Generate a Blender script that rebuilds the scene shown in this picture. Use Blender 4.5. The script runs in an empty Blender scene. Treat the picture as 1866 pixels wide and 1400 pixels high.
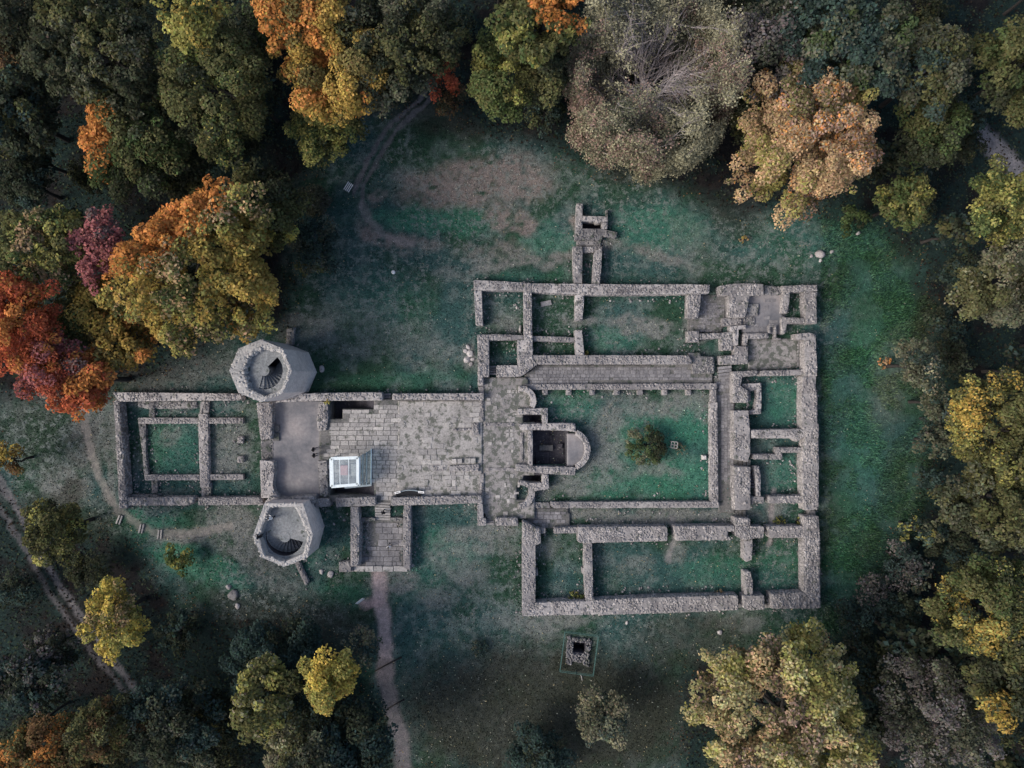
import bpy, math, random
import numpy as np
from mathutils import Vector, Matrix
from mathutils.geometry import delaunay_2d_cdt

random.seed(7)
RNG = np.random.default_rng(7)
scene = bpy.context.scene
COL = scene.collection

# ------------------------------------------------------------------ camera, sky, sun, exposure
CAM_H = 84.0          # metres above the lawn, looking straight down
PX = 15.0             # photo pixels per metre on the lawn
cam_data = bpy.data.cameras.new("camera")
cam_data.sensor_fit = 'HORIZONTAL'
cam_data.sensor_width = 36.0
cam_data.lens = 36.0 * CAM_H / (1866.0 / PX)
cam_data.clip_start = 0.5
cam_data.clip_end = 2000.0
cam = bpy.data.objects.new("camera", cam_data)
cam.location = (0, 0, CAM_H)
cam.rotation_euler = (0, 0, 0)
COL.objects.link(cam)
scene.camera = cam

SUN_EL, SUN_AZ = math.radians(38), math.radians(252)     # low-ish light from the left, slightly from below
world = bpy.data.worlds.new("World")
scene.world = world
world.use_nodes = True
wn = world.node_tree
wn.nodes.clear()
w_out = wn.nodes.new("ShaderNodeOutputWorld")
w_bg = wn.nodes.new("ShaderNodeBackground")
w_sky = wn.nodes.new("ShaderNodeTexSky")
w_sky.sky_type = 'NISHITA'
w_sky.sun_disc = False
w_sky.sun_elevation = SUN_EL
w_sky.sun_rotation = SUN_AZ
w_sky.air_density = 1.0
w_sky.dust_density = 4.0
w_sky.ozone_density = 1.0
w_bg.inputs["Strength"].default_value = 0.14
wn.links.new(w_sky.outputs[0], w_bg.inputs["Color"])
wn.links.new(w_bg.outputs[0], w_out.inputs["Surface"])

sun_data = bpy.data.lights.new("sun", 'SUN')
sun_data.energy = 1.7
sun_data.angle = math.radians(20)
sun_data.color = (1.0, 0.95, 0.89)
sun = bpy.data.objects.new("sun", sun_data)
to_sun = Vector((math.sin(SUN_AZ) * math.cos(SUN_EL), math.cos(SUN_AZ) * math.cos(SUN_EL), math.sin(SUN_EL)))
sun.rotation_euler = (-to_sun).to_track_quat('-Z', 'Y').to_euler()
sun.location = to_sun * 200
COL.objects.link(sun)

scene.view_settings.view_transform = 'Standard'
scene.view_settings.look = 'None'
scene.view_settings.exposure = 0.45
scene.view_settings.gamma = 1.0
scene.view_settings.use_curve_mapping = False

# ------------------------------------------------------------------ helpers
def W(px, py, z=0.0):
    """photo pixel -> world x, y of the thing seen there when it is z metres above the lawn"""
    f = (CAM_H - z) / CAM_H
    return ((px - 933.0) / PX * f, -(py - 700.0) / PX * f)

ZOOM = {0: (0, 0, 1.0), 1: (200, 600, 420 / 1225), 2: (560, 660, 0.3), 3: (840, 340, 360 / 1400), 4: (1180, 480, 340 / 1400),
        5: (1180, 780, 340 / 1322), 6: (860, 640, 480 / 1866), 7: (920, 900, 320 / 1318)}

def zp(n, pts):
    x0, y0, s = ZOOM[n]
    return [(x0 + x * s, y0 + y * s) for x, y in pts]

def hash01(ix, iy, seed):
    h = (ix.astype(np.int64) * 374761393 + iy.astype(np.int64) * 668265263 + seed * 974711) & 0xFFFFFFFF
    h = ((h ^ (h >> 13)) * 1274126177) & 0xFFFFFFFF
    h = h ^ (h >> 16)
    return (h & 0xFFFFFF) / float(0xFFFFFF)

def vnoise(x, y, seed=0):
    x = np.asarray(x, float); y = np.asarray(y, float)
    ix = np.floor(x); iy = np.floor(y)
    fx = x - ix; fy = y - iy
    fx = fx * fx * (3 - 2 * fx); fy = fy * fy * (3 - 2 * fy)
    a = hash01(ix, iy, seed); b = hash01(ix + 1, iy, seed)
    c = hash01(ix, iy + 1, seed); d = hash01(ix + 1, iy + 1, seed)
    return (a * (1 - fx) + b * fx) * (1 - fy) + (c * (1 - fx) + d * fx) * fy

def fbm(x, y, seed=0, octs=4):
    t = 0; a = 0.5; s = 0
    for o in range(octs):
        t = t + a * vnoise(np.asarray(x) * 2 ** o, np.asarray(y) * 2 ** o, seed + o * 17)
        s += a; a *= 0.5
    return t / s

def in_poly(x, y, poly):
    x = np.asarray(x, float); y = np.asarray(y, float)
    r = np.zeros(x.shape, bool)
    n = len(poly)
    for i in range(n):
        x0, y0 = poly[i]; x1, y1 = poly[(i + 1) % n]
        if y0 == y1:
            continue
        c = ((y0 > y) != (y1 > y)) & (x < (x1 - x0) * (y - y0) / (y1 - y0) + x0)
        r ^= c
    return r

def mesh_from(name, verts, faces, cols=None, smooth=False):
    """verts (N,3); faces: an (M,k) int array or a list of them"""
    me = bpy.data.meshes.new(name)
    verts = np.asarray(verts, np.float32)
    groups = faces if isinstance(faces, list) else [faces]
    groups = [np.asarray(g, np.int32) for g in groups if len(g)]
    me.vertices.add(len(verts))
    me.vertices.foreach_set("co", verts.ravel())
    loops = np.concatenate([g.ravel() for g in groups])
    totals = np.concatenate([np.full(len(g), g.shape[1], np.int32) for g in groups])
    starts = np.concatenate([[0], np.cumsum(totals)[:-1]]).astype(np.int32)
    me.loops.add(len(loops))
    me.loops.foreach_set("vertex_index", loops)
    me.polygons.add(len(totals))
    me.polygons.foreach_set("loop_start", starts)
    me.polygons.foreach_set("loop_total", totals)
    if smooth:
        me.polygons.foreach_set("use_smooth", np.ones(len(totals), bool))
    me.update(calc_edges=True)
    if cols is not None:
        a = me.color_attributes.new("col", 'FLOAT_COLOR', 'POINT')
        c = np.ones((len(verts), 4), np.float32)
        cols = np.asarray(cols)
        c[:, :cols.shape[1]] = cols
        a.data.foreach_set("color", c.ravel())
    return me

def obj(name, me, mat=None, parent=None, label=None, cat=None, group=None, kind=None, loc=None, rot=None):
    o = bpy.data.objects.new(name, me)
    COL.objects.link(o)
    if me is not None and mat is not None and len(me.materials) == 0:
        me.materials.append(mat)
    if parent is not None:
        o.parent = parent
    if loc is not None:
        o.location = loc
    if rot is not None:
        o.rotation_euler = rot
    if label: o["label"] = label
    if cat: o["category"] = cat
    if group: o["group"] = group
    if kind: o["kind"] = kind
    return o

def thing(name, label, cat, loc=(0, 0, 0), rotz=0.0, group=None):
    return obj(name, None, None, None, label, cat, group, None, loc, (0, 0, rotz))

class MB:
    """collects simple solids into one mesh"""
    def __init__(s): s.v = []; s.f = []
    def add(s, verts, faces):
        b = len(s.v); s.v += [tuple(p) for p in verts]; s.f += [[i + b for i in f] for f in faces]
    def box(s, c, size, rz=0.0, taper=0.0, rot=None):
        hx, hy, hz = size[0] / 2, size[1] / 2, size[2] / 2
        R = rot if rot is not None else Matrix.Rotation(rz, 3, 'Z')
        t = 1 - taper
        P = [(-hx, -hy, -hz), (hx, -hy, -hz), (hx, hy, -hz), (-hx, hy, -hz), (-hx * t, -hy * t, hz), (hx * t, -hy * t, hz), (hx * t, hy * t, hz), (-hx * t, hy * t, hz)]
        s.add([Vector(c) + R @ Vector(p) for p in P], [[3, 2, 1, 0], [4, 5, 6, 7], [0, 1, 5, 4], [1, 2, 6, 5], [2, 3, 7, 6], [3, 0, 4, 7]])
    def bar(s, a, b, w, h=None):
        a = Vector(a); b = Vector(b); d = b - a
        q = d.to_track_quat('X', 'Z').to_matrix()
        s.box((a + b) / 2, (d.length, w, h or w), rot=q)
    def tube(s, pts, radii, n=6, cap=True):
        pts = [Vector(p) for p in pts]
        rings = []
        for i, p in enumerate(pts):
            d = (pts[min(i + 1, len(pts) - 1)] - pts[max(i - 1, 0)])
            if d.length < 1e-6: d = Vector((0, 0, 1))
            q = d.to_track_quat('Z', 'Y').to_matrix()
            rings.append([p + q @ Vector((math.cos(2 * math.pi * k / n) * radii[i], math.sin(2 * math.pi * k / n) * radii[i], 0)) for k in range(n)])
        V = [v for r in rings for v in r]; F = []
        for i in range(len(pts) - 1):
            for k in range(n):
                F.append([i * n + k, i * n + (k + 1) % n, (i + 1) * n + (k + 1) % n, (i + 1) * n + k])
        if cap:
            F.append(list(range(n))[::-1]); F.append([(len(pts) - 1) * n + k for k in range(n)])
        s.add(V, F)
    def prism(s, poly, z0, z1):
        n = len(poly)
        V = [(x, y, z0) for x, y in poly] + [(x, y, z1) for x, y in poly]
        F = [[i, (i + 1) % n, n + (i + 1) % n, n + i] for i in range(n)] + [list(range(n, 2 * n)), list(range(n))[::-1]]
        s.add(V, F)
    def ring(s, outer, inner, z0, z1):
        n = len(outer)
        V = [(x, y, z0) for x, y in outer] + [(x, y, z1) for x, y in outer] + [(x, y, z1) for x, y in inner] + [(x, y, z0) for x, y in inner]
        F = []
        for i in range(n):
            j = (i + 1) % n
            F += [[i, j, n + j, n + i], [n + i, n + j, 2 * n + j, 2 * n + i], [2 * n + i, 2 * n + j, 3 * n + j, 3 * n + i], [3 * n + i, 3 * n + j, j, i]]
        s.add(V, F)
    def mesh(s, name, smooth=False):
        me = bpy.data.meshes.new(name)
        me.from_pydata(s.v, [], s.f)
        me.update()
        if smooth:
            me.polygons.foreach_set("use_smooth", np.ones(len(me.polygons), bool))
        return me
    def build(s, name, mat, parent=None, **k):
        sm = k.pop("smooth", False)
        return obj(name, s.mesh(name, sm), mat, parent, **k)

def ccw(poly):
    a = sum(poly[i][0] * poly[(i + 1) % len(poly)][1] - poly[(i + 1) % len(poly)][0] * poly[i][1] for i in range(len(poly)))
    return list(poly) if a > 0 else list(poly)[::-1]

# ------------------------------------------------------------------ materials
def new_mat(name):
    m = bpy.data.materials.new(name); m.use_nodes = True
    nt = m.node_tree; nt.nodes.clear()
    out = nt.nodes.new("ShaderNodeOutputMaterial")
    return m, nt, out

def nd(nt, typ, **k):
    n = nt.nodes.new(typ)
    for a, b in k.items():
        setattr(n, a, b)
    return n

def noise(nt, scale, detail=3.0, rough=0.6, coord="Object"):
    tc = nd(nt, "ShaderNodeNewGeometry")
    n = nd(nt, "ShaderNodeTexNoise")
    n.inputs["Scale"].default_value = scale
    n.inputs["Detail"].default_value = detail
    n.inputs["Roughness"].default_value = rough
    nt.links.new(tc.outputs["Position"], n.inputs["Vector"])
    return n.outputs["Fac"]

def ramp(nt, fac, stops):
    r = nd(nt, "ShaderNodeValToRGB")
    el = r.color_ramp.elements
    while len(el) < len(stops): el.new(0.5)
    for e, (p, c) in zip(el, stops):
        e.position = p; e.color = (*c, 1) if len(c) == 3 else c
    nt.links.new(fac, r.inputs[0])
    return r.outputs[0]

def mix(nt, a, b, fac, mode='MIX'):
    m = nd(nt, "ShaderNodeMix", data_type='RGBA', blend_type=mode)
    m.inputs[0].default_value = 1.0
    for s, v in ((0, fac), (6, a), (7, b)):
        if isinstance(v, (int, float)): m.inputs[s].default_value = v
        elif isinstance(v, tuple): m.inputs[s].default_value = (*v, 1)
        else: nt.links.new(v, m.inputs[s])
    return m.outputs[2]

def math_n(nt, op, a, b=0.0):
    m = nd(nt, "ShaderNodeMath", operation=op)
    for i, v in enumerate((a, b)):
        if isinstance(v, (int, float)): m.inputs[i].default_value = v
        else: nt.links.new(v, m.inputs[i])
    return m.outputs[0]

def finish(nt, out, col, rough=0.9, bump=None, bstr=0.4, bdist=0.05, spec=0.2, metal=0.0):
    p = nd(nt, "ShaderNodeBsdfPrincipled")
    p.inputs["Roughness"].default_value = rough
    p.inputs["Metallic"].default_value = metal
    p.inputs["Specular IOR Level"].default_value = spec
    if isinstance(col, tuple): p.inputs["Base Color"].default_value = (*col, 1)
    else: nt.links.new(col, p.inputs["Base Color"])
    if bump is not None:
        b = nd(nt, "ShaderNodeBump")
        b.inputs["Strength"].default_value = bstr; b.inputs["Distance"].default_value = bdist
        nt.links.new(bump, b.inputs["Height"]); nt.links.new(b.outputs[0], p.inputs["Normal"])
    nt.links.new(p.outputs[0], out.inputs[0])
    return p

def stone_mat(name, dark, mid, light, weed=0.0, per="island", var=0.35, weedcol=(0.045, 0.06, 0.045)):
    m, nt, out = new_mat(name)
    big = ramp(nt, noise(nt, 0.5, 4), [(0.3, dark), (0.5, mid), (0.72, light)])
    fine = noise(nt, 5.0, 5, 0.75)
    c = mix(nt, big, ramp(nt, fine, [(0.3, (0.45, 0.44, 0.45)), (0.5, (0.97, 0.96, 0.96)), (0.68, (1.4, 1.38, 1.36))]), 0.75, 'MULTIPLY')
    if per == "island":
        rnd = nd(nt, "ShaderNodeNewGeometry").outputs["Random Per Island"]
    else:
        rnd = nd(nt, "ShaderNodeObjectInfo").outputs["Random"]
    c = mix(nt, c, ramp(nt, rnd, [(0.0, (1 - var, 1 - var, 1 - var * 0.95)), (0.55, (1, 1, 1)), (0.9, (1 + var * 0.8, 1 + var * 0.78, 1 + var * 0.74)), (1.0, (1 + var * 2.0, 1 + var * 1.95, 1 + var * 1.85))]), 1.0, 'MULTIPLY')
    lich = ramp(nt, noise(nt, 2.2, 6, 0.7), [(0.60, (0, 0, 0)), (0.70, (1, 1, 1))])
    c = mix(nt, c, (0.42, 0.41, 0.39), math_n(nt, 'MULTIPLY', lich, 0.45))
    if weed > 0:
        wm = ramp(nt, noise(nt, 1.3, 7, 0.72), [(0.62 - weed * 0.15, (0, 0, 0)), (0.67 - weed * 0.15, (1, 1, 1))])
        c = mix(nt, c, weedcol, math_n(nt, 'MULTIPLY', wm, 0.8))
    finish(nt, out, c, 0.92, fine, 0.4, 0.04)
    return m

M = {}
M['wall'] = stone_mat("rubble_core", (0.18, 0.172, 0.177), (0.245, 0.236, 0.239), (0.31, 0.298, 0.296), 0.3)
M['rubble'] = stone_mat("rubble_stone", (0.2, 0.192, 0.197), (0.27, 0.26, 0.262), (0.33, 0.315, 0.315), 0.35, "island", 0.28, (0.09, 0.095, 0.085))
M['coursed'] = stone_mat("coursed_stone", (0.17, 0.163, 0.17), (0.235, 0.226, 0.23), (0.3, 0.29, 0.288), 0.0, "island", 0.22)
M['low'] = stone_mat("low_stone", (0.13, 0.128, 0.135), (0.19, 0.186, 0.19), (0.25, 0.243, 0.24), 0.55, "island", 0.4)
M['bed'] = stone_mat("paving_bed", (0.24, 0.234, 0.227), (0.32, 0.31, 0.302), (0.38, 0.368, 0.356), 0.75, "island", 0.0, (0.075, 0.085, 0.07))
M['trans'] = stone_mat("weedy_bed", (0.17, 0.165, 0.165), (0.25, 0.24, 0.238), (0.31, 0.3, 0.295), 0.95, "island", 0.0, (0.07, 0.082, 0.068))
M['joint'] = stone_mat("paving_joint", (0.1, 0.1, 0.1), (0.14, 0.138, 0.136), (0.18, 0.177, 0.174), 0.5, "island", 0.0)
M['slab'] = stone_mat("paving_slab", (0.29, 0.282, 0.276), (0.325, 0.315, 0.308), (0.375, 0.363, 0.353), 0.45, "object", 0.2, (0.13, 0.135, 0.12))
M['walk'] = stone_mat("walk_slab", (0.14, 0.138, 0.148), (0.19, 0.187, 0.197), (0.24, 0.235, 0.242), 0.0, "object", 0.2)
M['dark'] = stone_mat("shaded_stone", (0.035, 0.034, 0.042), (0.06, 0.058, 0.07), (0.085, 0.082, 0.095), 0.0, "island", 0.3)  # near-black tone puts the shade of pits and recesses into the stone colour

def simple_mat(name, col, rough=0.7, metal=0.0, var=0.25, scale=6.0, spec=0.3):
    m, nt, out = new_mat(name)
    f = noise(nt, scale, 4, 0.7)
    c = mix(nt, col, ramp(nt, f, [(0.3, (1 - var,) * 3), (0.7, (1 + var,) * 3)]), 1.0, 'MULTIPLY')
    finish(nt, out, c, rough, f, 0.25, 0.02, spec, metal)
    return m

def plaster_mat():
    m, nt, out = new_mat("court_plaster")
    c = ramp(nt, noise(nt, 0.22, 4, 0.6), [(0.32, (0.12, 0.125, 0.14)), (0.5, (0.2, 0.195, 0.205)), (0.68, (0.31, 0.285, 0.28))])
    c = mix(nt, c, ramp(nt, noise(nt, 2.5, 5, 0.7), [(0.35, (0.82, 0.82, 0.84)), (0.65, (1.1, 1.1, 1.1))]), 1.0, 'MULTIPLY')
    finish(nt, out, c, 0.85, noise(nt, 9, 4), 0.25, 0.02)
    return m
M['plaster'] = plaster_mat()

def tower_mat():
    m, nt, out = new_mat("tower_render")
    c = ramp(nt, noise(nt, 0.45, 5, 0.65), [(0.3, (0.58, 0.53, 0.515)), (0.5, (0.7, 0.64, 0.62)), (0.7, (0.77, 0.71, 0.69))])
    c = mix(nt, c, ramp(nt, noise(nt, 3.2, 6, 0.75), [(0.3, (0.68, 0.67, 0.68)), (0.62, (1.1, 1.09, 1.08))]), 1.0, 'MULTIPLY')
    finish(nt, out, c, 0.9, noise(nt, 7, 5, 0.7), 0.5, 0.05)
    return m
M['tower'] = tower_mat()
M['towertop'] = stone_mat("tower_rim", (0.28, 0.28, 0.28), (0.36, 0.355, 0.35), (0.43, 0.42, 0.41), 0.0, "island", 0.2)
M['deck'] = stone_mat("tower_deck", (0.15, 0.165, 0.175), (0.21, 0.225, 0.235), (0.27, 0.277, 0.285), 0.2, "island", 0.1)

def col_mat(name, transl=0.25, nscale=3.0, namt=0.35):
    m, nt, out = new_mat(name)
    at = nd(nt, "ShaderNodeVertexColor"); at.layer_name = "col"
    f = noise(nt, nscale, 4, 0.7)
    c = mix(nt, at.outputs[0], ramp(nt, f, [(0.3, (1 - namt,) * 3), (0.7, (1 + namt,) * 3)]), 1.0, 'MULTIPLY')
    if transl > 0:
        d = nd(nt, "ShaderNodeBsdfDiffuse"); t = nd(nt, "ShaderNodeBsdfTranslucent"); mx = nd(nt, "ShaderNodeMixShader")
        mx.inputs[0].default_value = transl
        nt.links.new(c, d.inputs[0]); nt.links.new(c, t.inputs[0])
        nt.links.new(d.outputs[0], mx.inputs[1]); nt.links.new(t.outputs[0], mx.inputs[2])
        nt.links.new(mx.outputs[0], out.inputs[0])
    else:
        finish(nt, out, c, 0.95, f, 0.5, 0.06, 0.1)
    return m
M['leaf'] = col_mat("foliage", 0.22, 0.7, 0.22)
M['grassblade'] = col_mat("grass_blades", 0.2, 2.5, 0.4)

def ground_mat():
    m, nt, out = new_mat("lawn_and_soil")
    at = nd(nt, "ShaderNodeVertexColor"); at.layer_name = "col"
    f1 = noise(nt, 1.6, 6, 0.75); f2 = noise(nt, 7.0, 5, 0.8)
    c = mix(nt, at.outputs[0], ramp(nt, f1, [(0.28, (0.55, 0.56, 0.58)), (0.5, (0.95, 0.95, 0.95)), (0.7, (1.5, 1.45, 1.4))]), 0.9, 'MULTIPLY')
    dm = ramp(nt, noise(nt, 1.15, 8, 0.78), [(0.5, (0, 0, 0)), (0.575, (1, 1, 1))])
    c = mix(nt, c, (0.17, 0.195, 0.186), math_n(nt, 'MULTIPLY', math_n(nt, 'MULTIPLY', dm, at.outputs[1]), 0.75))
    c = mix(nt, c, ramp(nt, f2, [(0.3, (0.55, 0.55, 0.55)), (0.5, (1, 1, 1)), (0.72, (1.65, 1.6, 1.55))]), 0.9, 'MULTIPLY')
    finish(nt, out, c, 0.96, f2, 0.8, 0.08, 0.1)
    return m
M['ground'] = ground_mat()
M['bark'] = simple_mat("bark", (0.03, 0.027, 0.026), 0.9, 0, 0.4, 4)
M['palebark'] = simple_mat("pale_bark", (0.34, 0.3, 0.3), 0.9, 0, 0.3, 4)
M['wood'] = simple_mat("weathered_wood", (0.33, 0.315, 0.3), 0.8, 0, 0.2, 8)
M['greywood'] = simple_mat("grey_wood", (0.24, 0.235, 0.24), 0.85, 0, 0.25, 8)
M['metal'] = simple_mat("pale_metal", (0.66, 0.74, 0.77), 0.4, 0.0, 0.12, 5, 0.5)
M['bluemetal'] = simple_mat("blue_grey_metal", (0.25, 0.3, 0.33), 0.45, 0.2, 0.15, 5, 0.5)
M['white'] = simple_mat("white_board", (0.75, 0.75, 0.75), 0.5, 0, 0.08, 6)
M['greenmetal'] = simple_mat("green_rail", (0.05, 0.11, 0.1), 0.6, 0.0, 0.2, 6)
M['rail'] = simple_mat("dull_rail", (0.25, 0.27, 0.28), 0.5, 0.3, 0.15, 6)
M['pinkstone'] = simple_mat("pink_stone", (0.55, 0.3, 0.3), 0.85, 0, 0.2, 5)
M['rock'] = stone_mat("boulder_stone", (0.25, 0.235, 0.24), (0.36, 0.34, 0.34), (0.5, 0.48, 0.47), 0.1, "object", 0.1)
M['skin'] = simple_mat("skin", (0.5, 0.33, 0.26), 0.6, 0, 0.05)
M['darkcloth'] = simple_mat("dark_cloth", (0.015, 0.016, 0.02), 0.9, 0, 0.3)
M['bluecloth'] = simple_mat("denim", (0.03, 0.045, 0.08), 0.9, 0, 0.3)
M['whitecloth'] = simple_mat("white_cloth", (0.75, 0.75, 0.75), 0.9, 0, 0.08)
M['greycloth'] = simple_mat("grey_cloth", (0.3, 0.31, 0.33), 0.9, 0, 0.15)
M['hairdark'] = simple_mat("dark_hair", (0.02, 0.017, 0.015), 0.7, 0, 0.3)
M['hairgrey'] = simple_mat("grey_hair", (0.5, 0.49, 0.47), 0.7, 0, 0.2)

def glass_mat():
    m, nt, out = new_mat("glass_pane")
    g = nd(nt, "ShaderNodeBsdfTransparent"); g.inputs[0].default_value = (0.86, 0.92, 0.93, 1)
    gl = nd(nt, "ShaderNodeBsdfGlossy"); gl.inputs["Roughness"].default_value = 0.12; gl.inputs[0].default_value = (0.9, 0.95, 1, 1)
    d = nd(nt, "ShaderNodeBsdfDiffuse"); d.inputs[0].default_value = (0.5, 0.55, 0.57, 1)
    f = noise(nt, 1.2, 5, 0.7)
    dirt = math_n(nt, 'MULTIPLY', f, 0.22)
    m1 = nd(nt, "ShaderNodeMixShader"); m1.inputs[0].default_value = 0.12
    m2 = nd(nt, "ShaderNodeMixShader")
    nt.links.new(g.outputs[0], m1.inputs[1]); nt.links.new(gl.outputs[0], m1.inputs[2])
    nt.links.new(dirt, m2.inputs[0]); nt.links.new(m1.outputs[0], m2.inputs[1]); nt.links.new(d.outputs[0], m2.inputs[2])
    nt.links.new(m2.outputs[0], out.inputs[0])
    return m
M['glass'] = glass_mat()

# ------------------------------------------------------------------ ground
CLEAR = [(525, 520), (540, 340), (640, 235), (770, 170), (860, 225), (1040, 285), (1200, 335), (1340, 385), (1560, 395), (1690, 500), (1715, 700), (1690, 900),
         (1590, 1070), (1500, 1190), (1270, 1190), (1240, 1420), (740, 1420), (650, 1240), (560, 1140), (400, 1150), (280, 1060), (240, 980), (60, 960),
         (-20, 850), (-20, 740), (210, 715), (420, 600), (520, 590)]
CLEAR_W = [W(*p) for p in CLEAR]

def clear_mask(x, y):
    wx = x + (fbm(x * 0.25, y * 0.25, 11) - 0.5) * 4
    wy = y + (fbm(x * 0.25, y * 0.25, 12) - 0.5) * 4
    t = 0
    offs = [(0, 0), (1.6, 0), (-1.6, 0), (0, 1.6), (0, -1.6), (1.1, 1.1), (-1.1, 1.1), (1.1, -1.1), (-1.1, -1.1)]
    for ox, oy in offs:
        t = t + in_poly(wx + ox, wy + oy, CLEAR_W)
    return t / len(offs)

def gz(x, y):
    x = np.asarray(x, float); y = np.asarray(y, float)
    far = np.clip((np.sqrt((x * 0.8) ** 2 + (y * 1.05) ** 2) - 50) / 40, 0, 3)
    z = (fbm(x * 0.12, y * 0.12, 3) - 0.5) * 0.25 + (fbm(x * 0.9, y * 0.9, 4) - 0.5) * 0.06 - 4.0 * far * far * 0.6
    inr = in_poly(x, y, [W(200, 705), W(1500, 500), W(1500, 1130), W(930, 1130), W(600, 1060), W(200, 940)])
    return np.where(inr, z * 0.3 - 0.02, z)

# bare, dry or lush patches on the lawn: (centre px, radii px, turn, amount)
DRY = [(870, 330, 115, 38, -0.15, 1.0), (940, 330, 60, 30, 0.3, .9), (780, 350, 60, 32, 0.2, .7), (925, 395, 32, 26, 0, 1.0), (955, 415, 22, 14, 0, .9), (1062, 415, 13, 22, 0, .8),
       (685, 360, 20, 14, 0, .7), (700, 440, 48, 14, 0.6, .9), (760, 440, 45, 12, 0, .6), (960, 478, 110, 12, -0.13, .8), (1080, 455, 60, 12, -.3, .6), (1200, 470, 70, 12, 0.25, .7),
       (900, 460, 60, 18, 0, .6), (830, 500, 40, 10, .2, .4), (1165, 590, 60, 14, -0.05, 1.1), (1190, 598, 24, 16, 0, 1.2), (1055, 592, 26, 8, 0, 1.0), (920, 590, 24, 18, 0.4, .6),
       (855, 650, 14, 26, 0, .9), (760, 630, 70, 40, .4, .35), (640, 600, 90, 50, 0, .3), (560, 600, 50, 20, .2, .7), (330, 680, 110, 30, -.2, .6),
       (1200, 738, 70, 18, 0, .8), (1280, 740, 40, 20, .4, .6), (1110, 780, 30, 50, 0, .7), (1090, 850, 40, 40, .3, .6), (1030, 890, 60, 14, 0, .7), (1190, 860, 50, 14, 0, .6), (1130, 720, 60, 12, 0, .6),
       (160, 790, 30, 70, 0.1, .8), (120, 890, 42, 34, .3, .9), (60, 720, 50, 40, 0, .5), (205, 820, 14, 100, 0, .7), (340, 975, 60, 12, -.1, .9), (430, 960, 60, 40, .4, .85), (450, 1010, 70, 22, .6, .8),
       (300, 740, 90, 8, 0, .7), (310, 800, 12, 24, 0, .6), (420, 820, 44, 50, 0, .75), (440, 745, 30, 6, 0, .5), (500, 1050, 60, 20, .4, .5),
       (870, 985, 60, 24, .2, .7), (900, 970, 28, 18, 0, .8), (830, 1030, 60, 30, .5, .6), (790, 1090, 40, 22, 0, .5), (720, 1065, 45, 22, 0, .9), (1000, 1130, 80, 14, -.1, .7), (960, 1145, 60, 16, .2, .5),
       (1340, 1135, 50, 20, 0, .6), (1000, 1000, 26, 18, 0, .5), (1150, 1030, 40, 14, 0, .35), (1230, 1010, 20, 30, -.4, .5), (1180, 940, 165, 15, 0, 1.4), (1240, 945, 40, 10, 0, .9),
       (1410, 925, 18, 25, .2, .7), (1400, 650, 50, 30, 0, .7), (1275, 590, 24, 26, 0, .9), (1260, 440, 40, 40, 0, .2), (1620, 690, 30, 90, .2, .25), (320, 905, 40, 8, 0, .3)]
LUSH = [(270, 948, 55, 12, 0, 1.0), (300, 1005, 90, 26, .45, 1.1), (400, 1045, 50, 26, .4, .8), (560, 1000, 30, 50, 0, .5), (1590, 640, 40, 60, 0, .5), (1570, 800, 40, 80, 0, .5), (1530, 1040, 30, 60, 0, .4), (620, 1085, 60, 24, 0, .6), (1000, 440, 50, 30, 0, .6), (800, 400, 110, 26, 0, .9), (1200, 420, 90, 40, 0, .8), (1480, 430, 140, 50, 0, .3), (1600, 560, 60, 80, 0, .2), (1240, 775, 62, 44, 0, 1.25), (1160, 800, 50, 50, 0, 1.0), (1230, 870, 75, 40, 0, 1.1), (1110, 880, 60, 30, 0, .9),
        (1040, 740, 50, 30, 0, .6), (320, 815, 50, 50, 0, .6), (1110, 620, 60, 26, 0, .6), (740, 690, 110, 14, 0, .4), (310, 1010, 60, 30, .5, .8), (1560, 880, 30, 110, 0, .3), (1560, 720, 60, 90, 0, .2),
        (820, 1010, 60, 40, 0, .7), (1300, 1040, 70, 30, 0, .6), (1420, 1030, 40, 40, 0, .5), (1430, 730, 30, 40, 0, .8), (1430, 860, 30, 30, 0, .6), (760, 1060, 50, 30, 0, .5), (700, 560, 80, 60, 0, .4), (960, 505, 80, 10, 0, .5)]
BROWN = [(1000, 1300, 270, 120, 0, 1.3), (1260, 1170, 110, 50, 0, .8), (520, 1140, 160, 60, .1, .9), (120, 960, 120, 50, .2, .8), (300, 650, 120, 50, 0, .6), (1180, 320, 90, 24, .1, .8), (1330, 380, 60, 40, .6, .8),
         (850, 210, 180, 40, .1, .9), (80, 800, 120, 60, 0, .5), (1690, 640, 30, 90, 0, .8), (130, 900, 26, 30, .6, .9)]
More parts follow.
